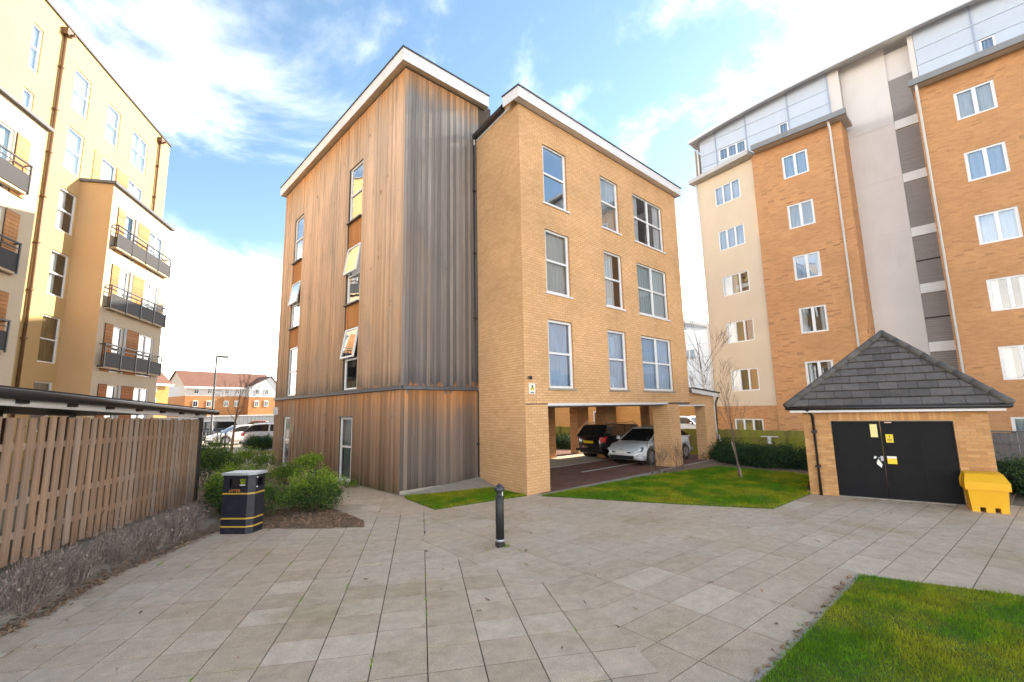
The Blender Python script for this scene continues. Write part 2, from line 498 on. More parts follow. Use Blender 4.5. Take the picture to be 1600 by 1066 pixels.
def brick_tex_mat(name, c1, c2, mortar, dark=0.5, bw=0.235, bh=0.078):
    """far brickwork: courses, joints and dark bricks as texture with relief"""
    m, t = new_mat(name)
    g = nd(t, 'ShaderNodeNewGeometry')
    sx = nd(t, 'ShaderNodeSeparateXYZ'); t.links.new(g.outputs['Position'], sx.inputs[0])
    sn = nd(t, 'ShaderNodeSeparateXYZ'); t.links.new(g.outputs['True Normal'], sn.inputs[0])
    ux = mnode(t, 'MULTIPLY', sx.outputs[0], mnode(t, 'ABSOLUTE', sn.outputs[1]))
    uy = mnode(t, 'MULTIPLY', sx.outputs[1], mnode(t, 'ABSOLUTE', sn.outputs[0]))
    cb = nd(t, 'ShaderNodeCombineXYZ'); t.links.new(mnode(t, 'ADD', ux, uy), cb.inputs[0]); t.links.new(sx.outputs[2], cb.inputs[1])
    br = nd(t, 'ShaderNodeTexBrick'); t.links.new(cb.outputs[0], br.inputs[0])
    br.inputs['Scale'].default_value = 1.0; br.inputs['Brick Width'].default_value = bw; br.inputs['Row Height'].default_value = bh
    br.inputs['Mortar Size'].default_value = 0.010; br.inputs['Mortar Smooth'].default_value = 0.2
    br.inputs['Color1'].default_value = (*c1, 1); br.inputs['Color2'].default_value = (*c2, 1); br.inputs['Mortar'].default_value = (*mortar, 1)
    # courses of darker, sooty bricks
    sc = nd(t, 'ShaderNodeVectorMath', operation='MULTIPLY'); t.links.new(cb.outputs[0], sc.inputs[0]); sc.inputs[1].default_value = (1 / bw / 1.25, 1 / bh, 1)
    sn2 = nd(t, 'ShaderNodeVectorMath', operation='FLOOR'); t.links.new(sc.outputs[0], sn2.inputs[0])
    wn = nd(t, 'ShaderNodeTexWhiteNoise', noise_dimensions='2D'); t.links.new(sn2.outputs[0], wn.inputs['Vector'])
    pn = noise(t, 0.6, 4, 0.6, (1, 1, 1.6))
    dk = mnode(t, 'MULTIPLY', maprange(t, wn.outputs[0], 0.84, 0.95, 0, 1), maprange(t, pn, 0.42, 0.68, 0.05, 1))
    c = mixc(t, mnode(t, 'MULTIPLY', dk, dark), br.outputs[0], (0.16, 0.07, 0.035))
    c = bright(t, c, maprange(t, pn, 0.3, 0.7, 0.9, 1.1))
    inv = mnode(t, 'SUBTRACT', 1.0, br.outputs['Fac'])
    return finish(m, t, c, 0.88, bump=inv, bstr=0.35, bdist=0.006)


M['brick_orange'] = brick_tex_mat('brick_orange', (0.50, 0.235, 0.095), (0.585, 0.295, 0.125), (0.50, 0.30, 0.16), 0.6)
M['brick_back'] = brick_tex_mat('brick_back', (0.62, 0.29, 0.075), (0.68, 0.34, 0.10), (0.60, 0.34, 0.14), 0.4)
M['brick_house'] = brick_tex_mat('brick_house', (0.40, 0.175, 0.06), (0.44, 0.20, 0.075), (0.4, 0.21, 0.09), 0.3)
M['brick_house_yellow'] = brick_tex_mat('brick_house_yellow', (0.44, 0.26, 0.075), (0.48, 0.29, 0.09), (0.44, 0.26, 0.09), 0.1)


def paving_block_mat():
    m, t = new_mat('block_paving')
    g = nd(t, 'ShaderNodeNewGeometry')
    br = nd(t, 'ShaderNodeTexBrick'); t.links.new(g.outputs['Position'], br.inputs[0])
    br.inputs['Scale'].default_value = 1.0; br.inputs['Brick Width'].default_value = 0.2; br.inputs['Row Height'].default_value = 0.1
    br.inputs['Mortar Size'].default_value = 0.006
    br.inputs['Color1'].default_value = (0.19, 0.075, 0.05, 1); br.inputs['Color2'].default_value = (0.26, 0.115, 0.075, 1); br.inputs['Mortar'].default_value = (0.10, 0.06, 0.045, 1)
    n = noise(t, 1.2, 4, 0.6)
    c = bright(t, br.outputs[0], maprange(t, n, 0.3, 0.7, 0.75, 1.2))
    return finish(m, t, c, 0.85, bump=mnode(t, 'SUBTRACT', 1.0, br.outputs['Fac']), bstr=0.4, bdist=0.004)


M['block_paving'] = paving_block_mat()


def slab_mat():
    """concrete flags: tone per flag, aggregate speckle, moss film and stains with their own outlines"""
    m, t = new_mat('paving_slab')
    r = rnd(t)
    cr = nd(t, 'ShaderNodeValToRGB'); t.links.new(r, cr.inputs[0])
    e = cr.color_ramp.elements
    e[0].position = 0; e[0].color = (0.455, 0.355, 0.255, 1); e[1].position = 1; e[1].color = (0.58, 0.485, 0.37, 1)
    for p, c in ((0.2, (0.485, 0.385, 0.28)), (0.55, (0.50, 0.402, 0.298)), (0.9, (0.53, 0.43, 0.325))):
        x = e.new(p); x.color = (*c, 1)
    big = noise(t, 0.35, 5, 0.6, (1, 1, 1), 0.4)
    c = mixc(t, maprange(t, big, 0.44, 0.62, 0, 0.5, True), cr.outputs[0], (0.50, 0.44, 0.365))
    moss = noise(t, 0.55, 7, 0.66, (1, 1, 1), 0.8)
    c = mixc(t, maprange(t, moss, 0.50, 0.72, 0, 0.6, True), c, (0.33, 0.265, 0.14))
    mott = noise(t, 5.5, 5, 0.7)
    c = bright(t, c, maprange(t, mott, 0.25, 0.75, 0.80, 1.2))
    sp = noise(t, 95, 2, 0.7)
    c = bright(t, c, maprange(t, sp, 0.25, 0.75, 0.68, 1.32))
    wh = noise(t, 38, 1, 0.5)
    c = mixc(t, maprange(t, wh, 0.74, 0.80, 0, 0.5, True), c, (0.66, 0.61, 0.54))
    return finish(m, t, c, 0.88, bump=sp, bstr=0.35, bdist=0.004)


M['paving_slab'] = slab_mat()
M['paving_joint'] = plain('paving_joint', (0.085, 0.065, 0.042), 0.95, namt=0.5, nscale=3, dirt=((0.10, 0.13, 0.02), 1.1, 0.8))


def timber_mat(name, stops, H=13.0, var=0.24, wobble=0.35, patch=None):
    """cedar cladding: weathering tone by height on the building, with painted bounce light on the warm face, broken up per board and by grain"""
    m, t = new_mat(name)
    g = nd(t, 'ShaderNodeNewGeometry')
    sx = nd(t, 'ShaderNodeSeparateXYZ'); t.links.new(g.outputs['Position'], sx.inputs[0])
    r = rnd(t)
    st = noise(t, 5.0, 5, 0.6, (1, 1, .22))
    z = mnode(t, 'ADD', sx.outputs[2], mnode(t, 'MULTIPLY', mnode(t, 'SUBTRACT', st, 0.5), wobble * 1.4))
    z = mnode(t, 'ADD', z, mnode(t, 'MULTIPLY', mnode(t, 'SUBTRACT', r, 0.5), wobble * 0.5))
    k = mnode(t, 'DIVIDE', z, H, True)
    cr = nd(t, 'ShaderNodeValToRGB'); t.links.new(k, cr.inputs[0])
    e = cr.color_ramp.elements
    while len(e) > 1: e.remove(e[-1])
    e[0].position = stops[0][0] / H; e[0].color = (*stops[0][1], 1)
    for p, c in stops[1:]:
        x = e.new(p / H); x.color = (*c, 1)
    gr = noise(t, 30, 4, 0.65, (1, 1, .03))
    c = bright(t, cr.outputs[0], maprange(t, gr, 0.25, 0.75, 0.78, 1.22))
    c = bright(t, c, maprange(t, r, 0, 1, 1 - var, 1 + var))
    pat = noise(t, 1.6, 5, 0.6, (1, 1, .35))
    c = mixc(t, maprange(t, pat, 0.52, 0.72, 0, 0.4, True), c, tuple(min(1, a * 1.35) for a in stops[len(stops) // 2][1]))
    if patch:
        p2 = noise(t, 0.75, 6, 0.68, (1, 1, .3), 0.6)
        p2 = mnode(t, 'ADD', p2, mnode(t, 'MULTIPLY', mnode(t, 'SUBTRACT', r, 0.5), 0.16))
        c = mixc(t, maprange(t, p2, 0.47, 0.66, 0, 0.45, True), c, patch)
    kn = noise(t, 5.2, 2, 0.5, (1, 1, .5))
    c = mixc(t, maprange(t, kn, 0.73, 0.78, 0, 0.75, True), c, (0.05, 0.035, 0.025))
    return finish(m, t, c, 0.8, bump=gr, bstr=0.3, bdist=0.004, spec=0.3)


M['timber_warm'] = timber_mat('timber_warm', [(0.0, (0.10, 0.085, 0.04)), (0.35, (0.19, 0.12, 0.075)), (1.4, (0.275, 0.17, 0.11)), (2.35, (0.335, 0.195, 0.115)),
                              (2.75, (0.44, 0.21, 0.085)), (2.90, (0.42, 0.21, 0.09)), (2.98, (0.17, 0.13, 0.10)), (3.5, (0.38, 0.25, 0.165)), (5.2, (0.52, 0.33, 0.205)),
                              (8.0, (0.63, 0.425, 0.295)), (11.2, (0.67, 0.475, 0.35)), (12.2, (0.60, 0.38, 0.22)), (12.75, (0.55, 0.27, 0.11))], patch=(0.36, 0.30, 0.255))  # paler upper stops also hold bounced sunlight put into the colour
M['timber_orange'] = timber_mat('timber_orange', [(0.0, (0.44, 0.19, 0.06)), (6, (0.48, 0.21, 0.07)), (13.0, (0.46, 0.2, 0.07))], var=0.15)
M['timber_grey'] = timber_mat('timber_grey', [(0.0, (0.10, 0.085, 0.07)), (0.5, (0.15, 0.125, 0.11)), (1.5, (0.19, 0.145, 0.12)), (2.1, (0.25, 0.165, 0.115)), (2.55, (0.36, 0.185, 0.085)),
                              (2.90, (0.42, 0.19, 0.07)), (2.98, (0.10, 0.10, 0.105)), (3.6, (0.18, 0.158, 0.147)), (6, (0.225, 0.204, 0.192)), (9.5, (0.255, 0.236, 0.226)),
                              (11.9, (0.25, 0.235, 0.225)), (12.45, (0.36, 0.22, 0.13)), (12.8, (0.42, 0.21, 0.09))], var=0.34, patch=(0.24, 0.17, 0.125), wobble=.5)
M['panel_timber'] = timber_mat('panel_timber', [(0.0, (0.40, 0.14, 0.045)), (4, (0.42, 0.16, 0.05)), (7, (0.50, 0.25, 0.10)), (13.0, (0.50, 0.27, 0.12))], var=0.3)


def fence_mat(name, c1, c2, green=0.0):
    m, t = new_mat(name)
    gr = noise(t, 26, 4, 0.65, (1, 1, .05))
    big = noise(t, 1.7, 4, 0.6, (1, 1, .6))
    r = rnd(t)
    c = mixc(t, maprange(t, mnode(t, 'ADD', big, mnode(t, 'MULTIPLY', mnode(t, 'SUBTRACT', r, .5), .3)), 0.35, 0.65, 0, 1, True), c1, c2)
    c = bright(t, c, maprange(t, gr, 0.25, 0.75, 0.72, 1.28))
    c = bright(t, c, maprange(t, r, 0, 1, 0.78, 1.2))
    if green > 0:
        ag = noise(t, 0.7, 5, 0.6)
        c = mixc(t, maprange(t, ag, 0.3, 0.62, 0, green, True), c, (0.27, 0.28, 0.03))
    kn = noise(t, 6.5, 2, 0.5, (1, 1, .6))
    c = mixc(t, maprange(t, kn, 0.72, 0.77, 0, 0.7, True), c, (0.06, 0.04, 0.03))
    return finish(m, t, c, 0.85, bump=gr, bstr=0.35, bdist=0.004, spec=0.25)


M['picket'] = fence_mat('picket', (0.39, 0.255, 0.165), (0.32, 0.245, 0.19))
M['picket_back'] = fence_mat('picket_back', (0.20, 0.12, 0.07), (0.16, 0.105, 0.075))
M['fence_green'] = fence_mat('fence_green', (0.30, 0.22, 0.08), (0.24, 0.22, 0.06), 0.85)
M['fence_grey'] = fence_mat('fence_grey', (0.20, 0.185, 0.17), (0.15, 0.14, 0.135))
#PART2

# ------------------------------------------------------------------ ground, paving, lawns
def pip(x, y, poly):
    """vectorised point in polygon"""
    x = np.asarray(x, float); y = np.asarray(y, float)
    inside = np.zeros(x.shape, bool)
    n = len(poly)
    for i in range(n):
        x1, y1 = poly[i]; x2, y2 = poly[(i + 1) % n]
        if y1 == y2: continue
        c = ((y1 > y) != (y2 > y)) & (x < (x2 - x1) * (y - y1) / (y2 - y1) + x1)
        inside ^= c
    return inside


def clip_half(poly, a, b):
    """keep the part of poly left of a->b"""
    out = []
    dx, dy = b[0] - a[0], b[1] - a[1]
    sd = [dx * (p[1] - a[1]) - dy * (p[0] - a[0]) for p in poly]
    for i in range(len(poly)):
        j = (i + 1) % len(poly)
        if sd[i] >= 0: out.append(poly[i])
        if (sd[i] >= 0) != (sd[j] >= 0):
            t = sd[i] / (sd[i] - sd[j])
            out.append((poly[i][0] + t * (poly[j][0] - poly[i][0]), poly[i][1] + t * (poly[j][1] - poly[i][1])))
    return out


mb = MB()
gx = [(-1500, -0.05), (20.4, -0.05), (21.0, -0.14), (21.6, -0.33), (22.2, -0.52), (22.8, -0.6), (1500, -0.6)]
for (xa, za), (xb, zb) in zip(gx[:-1], gx[1:]):
    mb.poly((xa, -1500, za), (xb, -1500, zb), (xb, 1500, zb), (xa, 1500, za))
struct('ground', mb, M['earth'])
mb = MB(); mb.prism([(3.2, 10.5), (6.6, 9.0), (11, 11.3), (12, 24), (13, 33), (3.2, 33), (2.6, 20)], -0.04, -0.006)
struct('path', mb, plain('path_concrete', (0.46, 0.37, 0.26), 0.9, namt=0.12, nscale=1.2, bump=0.2, bscale=90, dirt=((0.25, 0.21, 0.11), 0.8, 0.5)))
mb = MB(); mb.prism([(-30, 33.0), (18, 33.0), (60, 70), (60, 85), (-30, 85)], -0.045, -0.012)
struct('car_park', mb, plain('car_park_tarmac', (0.40, 0.34, 0.27), 0.9, namt=0.1, nscale=0.8, bump=0.2, bscale=60))

pave_poly = [(-4, 3), (-0.44, 7.45), (-0.08, 8.0), (.56, 9.15), (.99, 9.5), (2.13, 10.77), (2.78, 10.4), (3.63, 9.57), (4.3, 8.9), (4.62, 9.6), (4.8, 11.8), (5.3, 13.6), (6.6, 13.6),
             (6.5, 11.4), (8.9, 9.1), (10.2, 6.3), (11.3, 3.9), (13.75, 3.9), (14.5, .4), (15.2, -6), (1, -6), (-4, -3)]
mb = MB(); mb.prism([(-5, -7), (16, -7), (15.0, 0.2), (13.9, 3.9), (11, 4.1), (9.5, 8.5), (6.42, 11.3), (6.5, 14.2), (2.6, 14.2), (-2, 8), (-5, 4)], -0.06, -0.011)
paving = struct('paving', mb, M['paving_joint'])

SEAM = [((3.05, 1.1), (4.72, 3.8)), ((4.72, 3.8), (4.3, 7.0)), ((4.3, 7.0), (6.3, 9.5))]
slabs = []          # (polygon, is_whole)


def seam_parts(poly, left):
    ys = [p[1] for p in poly]
    bands = [(-99, 3.8), (3.8, 7.0), (7.0, 99)]
    res = []
    for (lo, hi), (a, b) in zip(bands, SEAM):
        if max(ys) <= lo or min(ys) >= hi: continue
        q = poly
        q = clip_half(q, (100, hi), (-100, hi)) if hi < 90 else q      # below hi
        q = clip_half(q, (-100, lo), (100, lo)) if (q and lo > -90) else q
        if not q: continue
        # slide the cut by half a joint on each side
        q2 = clip_half(q, a, b) if left else clip_half(q, b, a)
        if len(q2) >= 3: res.append(q2)
    return res


def area(q):
    return 0.5 * abs(sum(q[i][0] * q[(i + 1) % len(q)][1] - q[(i + 1) % len(q)][0] * q[i][1] for i in range(len(q))))


def lay(ang, ox, oy, cw, rh, left, stagger, nu, nv):
    c, s_ = math.cos(R(ang)), math.sin(R(ang))
    for i in range(*nu):
        for j in range(*nv):
            g = 0.0055
            du = stagger if j % 2 else 0
            u0, u1 = i * cw + g * 1.3 + du, (i + 1) * cw - g * 1.3 + du
            v0, v1 = j * rh + g, (j + 1) * rh - g
            P = [(ox + c * u - s_ * v, oy + s_ * u + c * v) for u, v in ((u0, v0), (u1, v0), (u1, v1), (u0, v1))]
            cxx = sum(p[0] for p in P) / 4; cyy = sum(p[1] for p in P) / 4
            if not any(pip([p[0] for p in P] + [cxx], [p[1] for p in P] + [cyy], pave_poly)): continue
            parts = seam_parts(P, left)
            tot = sum(area(q) for q in parts)
            if tot < 0.004: continue
            slabs.append((P, True, None) if tot > 0.995 * area(P) else (parts[0] if len(parts) == 1 else max(parts, key=area), False, parts))


# left flags: long joints run at 58.3 degrees, 0.5 m apart
n_l = 58.3
lay(n_l, 2.0 - 0.5 * math.cos(R(n_l)), 4.04 - 0.5 * math.sin(R(n_l)), 0.445, 0.50, True, 0.0, (-16, 24), (-14, 14))
lay(-4.0, 4.2, 1.74, 0.90, 0.435, False, 0.0, (-4, 15), (-22, 24))


def px_area(poly):
    q = [project((p[0], p[1], 0)) for p in poly]
    if any(x is None for x in q): return 0
    if not any(-30 < x[0] < 1630 and -30 < x[1] < 1090 for x in q): return 0
    return area([(x[0], x[1]) for x in q])


covered = [[(7.75, 1.6), (8.15, 0.1), (9, -6), (2, -6), (2, 1.6), (4.24, 1.6)], [(9.6, 8.4), (10.3, 6.1), (11.3, 3.7), (17, 3.7), (17, 8.4)]]
slabs.sort(key=lambda q: -px_area(q[0]) if not any(pip([np.mean([p[0] for p in q[0]])], [np.mean([p[1] for p in q[0]])], cv)[0] for cv in covered) else 0)
rest = MB(); n_in = 0
for q, whole, parts in slabs:
    dz = random.uniform(-0.0025, 0.002)
    plist = [q] if parts is None else parts
    if n_in < 300 and px_area(q) > 25:
        m1 = MB()
        for pp in plist: m1.prism(pp, -0.05, dz)
        m1.build('paving_slab', M['paving_slab'], paving)
        n_in += 1
    else:
        for pp in plist: rest.prism(pp, -0.05, dz)
o = rest.build('paving_slabs_beyond', M['paving_slab'], paving, kind='stuff')

LAWN = [(8.98, 8.62), (9.95, 6.32), (10.61, 4.92), (11.2, 3.80), (13.62, 3.72), (13.9, 3.9), (17.2, 4.6), (17.4, 7.6), (13.6, 8.35), (9.6, 8.55)]
STRIP = [(6.5, 11.28), (6.36, 11.0), (6.15, 9.32), (8.74, 8.93), (8.86, 10.55)]
NEAR = [(4.24, 1.66), (7.66, 1.60), (8.12, 0.1), (8.9, -2.5), (9, -6), (2, -6), (2, 1.64)]
for nm, P in (('lawn', LAWN), ('lawn', STRIP), ('lawn', NEAR)):
    mb = MB(); mb.prism(P, -0.05, 0.022)
    struct(nm, mb, M['lawn_soil'])
mb = MB(); mb.poly((6.46, 11.49, .03), (6.5, 11.25, .01), (8.86, 10.5, .03), (9.3, 10.5, .06), (9.3, 11.49, .22)); mb.poly((6.5, 11.25, .01), (6.5, 11.25, -.05), (8.86, 10.5, -.05), (8.86, 10.5, .03)); struct('concrete_haunch', mb, M['concrete'])
# stone edging round the near lawn
mb = MB()
E_ = [(1.9, 1.73), (4.24, 1.73), (7.70, 1.67), (8.20, 0.1), (9.0, -2.5)]
for a, b in zip(E_[:-1], E_[1:]):
    d = Vector((b[0] - a[0], b[1] - a[1], 0)); L_ = d.length; d.normalize()
    Fk = frame(a[0], a[1], math.degrees(math.atan2(d.y, d.x)))
    mb.F = Fk; n_ = max(1, int(L_ / 0.9))
    for i in range(n_):
        mb.box(L_ * i / n_ + .004, L_ * (i + 1) / n_ - .004, -0.055, 0.0, -0.04, 0.008 + random.uniform(-.003, .003))
struct('lawn_edging', mb, M['concrete'])


def grass(name, poly, n, hmin, hmax, wd, z0=0.02, near_bias=False):
    xs = [p[0] for p in poly]; ys = [p[1] for p in poly]
    px = rng.uniform(min(xs), max(xs), n * 2); py = rng.uniform(min(ys), max(ys), n * 2)
    k = pip(px, py, poly)
    # only the part of the lawn that can be seen
    q = np.stack([px, py, np.zeros_like(px)], 1) - np.array(CAM)
    zf = q @ np.array(_f); ux = q @ np.array(_r)
    k &= (zf > 0.5) & (np.abs(ux) < zf * 1.35 + 2.5)
    px, py = px[k][:n], py[k][:n]; m = len(px)
    px = px + rng.normal(0, .022, m); py = py + rng.normal(0, .022, m)
    h = rng.uniform(hmin, hmax, m) * (0.75 + 0.5 * np.sin(px * 2.1 + np.cos(py * 3.3)) ** 2)
    a = rng.uniform(0, 2 * np.pi, m); l = rng.uniform(0.1, 0.9, m) * h
    b = a + rng.uniform(-1, 1, m) + np.pi / 2
    wv = rng.uniform(.6, 1.2, m) * wd
    V = np.zeros((m, 3, 3))
    V[:, 0] = np.stack([px - np.cos(b) * wv, py - np.sin(b) * wv, np.full(m, z0 - .005)], 1)
    V[:, 1] = np.stack([px + np.cos(b) * wv, py + np.sin(b) * wv, np.full(m, z0 - .005)], 1)
    V[:, 2] = np.stack([px + np.cos(a) * l, py + np.sin(a) * l, z0 + h], 1)
    me = bpy.data.meshes.new(name); me.vertices.add(m * 3); me.vertices.foreach_set('co', V.ravel())
    me.loops.add(m * 3); me.loops.foreach_set('vertex_index', np.arange(m * 3, dtype=np.int32))
    me.polygons.add(m); me.polygons.foreach_set('loop_start', np.arange(0, m * 3, 3, dtype=np.int32))
    me.update(); me.materials.append(M['grass'])
    o = bpy.data.objects.new(name, me); link(o)
    o['kind'] = 'stuff'; o['category'] = 'grass'
    return o


for P, n, a, b, wd, lab in ((NEAR, 230000, .015, .045, .0045, 'short green lawn with yellowish patches nearest the camera'),
                            (LAWN, 110000, .02, .06, .007, 'green lawn between the brick block and the brick garage'),
                            (STRIP, 22000, .02, .055, .006, 'small triangle of grass under the grey timber wall')):
    o = grass('grass', P, n, a, b, wd); o['label'] = lab

# soil beds
BED = [(2.0, 10.95), (2.78, 10.43), (3.63, 9.55), (4.28, 9.0), (4.5, 9.5), (4.55, 11.8), (5.25, 15.3), (5.5, 19), (5.0, 24), (4.4, 30), (1.8, 30), (2.2, 15.2)]
mb = MB(); mb.prism(BED, -0.05, 0.018); struct('planting_bed', mb, M['soil'])
mb = MB(); mb.prism([(4.2, 30.0), (9.6, 30.0), (9.8, 31.2), (4.2, 31.2)], -0.05, 0.06); struct('verge', mb, plain('verge_earth', (0.22, 0.16, 0.07), .95, namt=.3))
mb = MB(); mb.prism([(13.9, 3.6), (17.2, 4.4), (17.5, 7.8), (20.5, 8.0), (23, 8.2), (23, 3), (17, 0.2), (14.6, 0.3)], -0.3, 0.004); struct('planting_bed', mb, M['soil'])
mb = MB(); mb.prism([(14.9, 8.35), (17.5, 7.7), (20.6, 7.95), (20.6, 8.62), (15.2, 8.62)], -0.1, 0.03); struct('planting_bed', mb, M['soil'])

# sloping bank under the fence: paving edge line -> fence line
FA = 64.0
FF = frame(2.33, 15.0, FA)                # fence frame: x along the fence (far end at 0), y away from the paving


def fence_z(u):
    return 0.03 + max(0.0, -u) * 0.052


edge = [(-4.2, 2.95), (-0.44, 7.54), (-0.08, 8.04), (0.56, 9.20), (0.99, 9.60), (2.02, 10.85)]
mb = MB()
top = []
for k, p in enumerate(edge):
    u = [-13, -8.2, -7.3, -5.4, -4.4, -1.2][k]
    q = FF @ Vector((u, 0.35, fence_z(u)))
    top.append(tuple(q))
top.append(tuple(FF @ Vector((0.3, .35, 0.03)))); ed = [(p[0], p[1], 0.012) for p in edge] + [(2.6, 13.0, 0.03)]
for i in range(len(ed) - 1):
    a, b, c, d = ed[i], ed[i + 1], top[i + 1], top[i]
    n_ = 5
    for k in range(n_):
        t0, t1 = k / n_, (k + 1) / n_
        L = lambda p, q, t: tuple(p[m] + (q[m] - p[m]) * t for m in range(3))
        mb.poly(L(a, d, t0), L(b, c, t0), L(b, c, t1), L(a, d, t1))
    mb.poly((a[0], a[1], -.05), (b[0], b[1], -.05), b, a)
struct('bank', mb, M['bank'])

# wood chips and dry leaves along the beds
ch = MB()


def chips(n, fn):
    for _ in range(n):
        x, y, z = fn()
        a = random.uniform(0, 6.28); l = random.uniform(.012, .035); w_ = l * random.uniform(.3, .6); t = random.uniform(-.4, .4)
        ca, sa = math.cos(a), math.sin(a)
        z += random.uniform(.002, .012)
        ch.poly(*[(x + ca * p - sa * q, y + sa * p + ca * q, z + p * t + abs(q) * .2) for p, q in ((-l, -w_), (l, -w_ * .6), (l, w_), (-l, w_ * .7))])


def edge_pt():
    k = random.choices(range(5), [5, .6, 1.3, .6, 1.6])[0]
    a, b = ed[k], ed[k + 1]; t = random.random()
    d = random.gauss(0.02, 0.07)
    nx, ny = -(b[1] - a[1]), b[0] - a[0]; l = math.hypot(nx, ny)
    return a[0] + (b[0] - a[0]) * t + nx / l * d, a[1] + (b[1] - a[1]) * t + ny / l * d, 0.012 + max(0, d) * .3


def bed_pt():
    while True:
        x = random.uniform(2.4, 4.6); y = random.uniform(9, 12)
        if pip([x], [y], BED)[0]: return x, y, 0.018


chips(2600, edge_pt); chips(5200, bed_pt)
ch.build('leaf_litter', M['chip'], None, kind='stuff')['label'] = 'brown wood chips and dry leaves along the edge of the beds'

# moss and weeds in the joints, a few leaves and scraps lying about
ch = MB()
c58, s58 = math.cos(R(n_l)), math.sin(R(n_l))
ox_, oy_ = 2.0 - 0.5 * c58, 4.04 - 0.5 * s58
for _ in range(46):
    v = random.randint(-4, 9) * .5; u0_ = random.uniform(-2, 8)
    for k in range(random.randint(4, 16)):
        u = u0_ + k * .012 + random.uniform(-.01, .01); vv = v + random.uniform(-.008, .008)
        x, y = ox_ + c58 * u - s58 * vv, oy_ + s58 * u + c58 * vv
        if not pip([x], [y], pave_poly)[0]: continue
        a = random.uniform(0, 6.28); h = random.uniform(.006, .022); w_ = random.uniform(.004, .008)
        ch.poly((x - w_, y, -.004), (x + w_, y, -.004), (x + math.cos(a) * h, y + math.sin(a) * h, h))
for x, y in ((5.36, 6.0), (5.40, 6.02), (5.33, 5.97), (4.0, 1.74), (4.05, 1.76), (5.6, 1.72)):
    for k in range(26):
        a = random.uniform(0, 6.28); r_ = random.uniform(0, .06); h = random.uniform(.015, .05); w_ = .004
        ch.poly((x + math.cos(a) * r_ - w_, y + math.sin(a) * r_, .0), (x + math.cos(a) * r_ + w_, y + math.sin(a) * r_, .0), (x + math.cos(a) * (r_ + h * .7), y + math.sin(a) * (r_ + h * .7), h))
ch.build('joint_weeds', M['leaf_bright'], None, kind='stuff')['label'] = 'tufts of moss and weeds growing in the paving joints'
ch = MB()


def pave_pt():
    while True:
        x = random.uniform(-.5, 13); y = random.uniform(.5, 11)
        if pip([x], [y], pave_poly)[0]: return x, y, 0.001


chips(170, pave_pt)
for x0, x1, n_ in ((13.7, 14.25, 60), (4.3, 7.6, 90)):
    chips(n_, (lambda: (random.uniform(x0, x1), 3.6 - (random.uniform(0, 3.2)) if x0 > 10 else 1.70 + random.gauss(0, .03), .004)))
ch.build('fallen_leaves', M['chip'], None, kind='stuff')['label'] = 'a few brown leaves and scraps scattered on the paving'

# undercroft floor and its kerb, car bays behind
mb = MB(); mb.prism([(9.0, 8.8), (21.0, 8.8), (22.0, 17.5), (9.5, 17.5)], -0.06, 0.0); struct('parking_floor', mb, M['block_paving'])
mb = MB(); mb.box(8.98, 15.3, 8.60, 8.80, -0.05, 0.012).box(15.31, 20.6, 8.64, 8.80, -0.05, 0.03); struct('kerb', mb, M['concrete'])
mb = MB()
for y0, y1 in ((10.62, 10.74), (12.30, 12.42)):
    mb.box(13.2, 18.2, y0, y1, -0.002, 0.004, 'b')
mb.box(13.5, 22, 14.75, 14.87, -0.002, 0.004, 'b')
struct('bay_marking', mb, M['floor_white'])
mb = MB(); mb.prism([(9.5, 12.46), (21.4, 12.46), (21.6, 14.7), (9.5, 14.7)], -0.05, 0.004); struct('parking_floor', mb, plain('sun_band', (0.50, 0.42, 0.31), .9, namt=.1))  # pale band: low sun across the floor, painted into its colour
#PART3

# ------------------------------------------------------------------ building helpers
def wall(mb, u0, u1, z0, z1, holes=(), rev=0.12, y=0.0):
    hs = [h for h in holes if h[0] < u1 and h[1] > u0 and h[2] < z1 and h[3] > z0]
    us = sorted({u0, u1, *[min(max(x, u0), u1) for h in hs for x in h[:2]]})
    zs = sorted({z0, z1, *[min(max(x, z0), z1) for h in hs for x in h[2:4]]})
    for a, b in zip(us[:-1], us[1:]):
        for c, d in zip(zs[:-1], zs[1:]):
            m, n = (a + b) / 2, (c + d) / 2
            if any(h[0] < m < h[1] and h[2] < n < h[3] for h in hs): continue
            mb.poly((a, y, c), (b, y, c), (b, y, d), (a, y, d))
    for a, b, c, d in [h[:4] for h in hs]:
        r = y + rev
        if a > u0: mb.poly((a, y, c), (a, y, d), (a, r, d), (a, r, c))
        if b < u1: mb.poly((b, y, c), (b, r, c), (b, r, d), (b, y, d))
        if c > z0: mb.poly((a, y, c), (a, r, c), (b, r, c), (b, y, c))
        if d < z1: mb.poly((a, y, d), (b, y, d), (b, r, d), (a, r, d))


def curtain_mb(F, u0, u1, z0, z1, y, waves=6, amp=.02):
    mb = MB(F); n = max(6, waves * 4)
    ph = random.uniform(0, 6)
    for i in range(n):
        a, b = i / n, (i + 1) / n
        ya = y + amp * math.sin(a * waves * 6.28 + ph); yb = y + amp * math.sin(b * waves * 6.28 + ph)
        mb.poly((u0 + (u1 - u0) * a, ya, z0), (u0 + (u1 - u0) * b, yb, z0), (u0 + (u1 - u0) * b, yb, z1), (u0 + (u1 - u0) * a, ya, z1))
    return mb


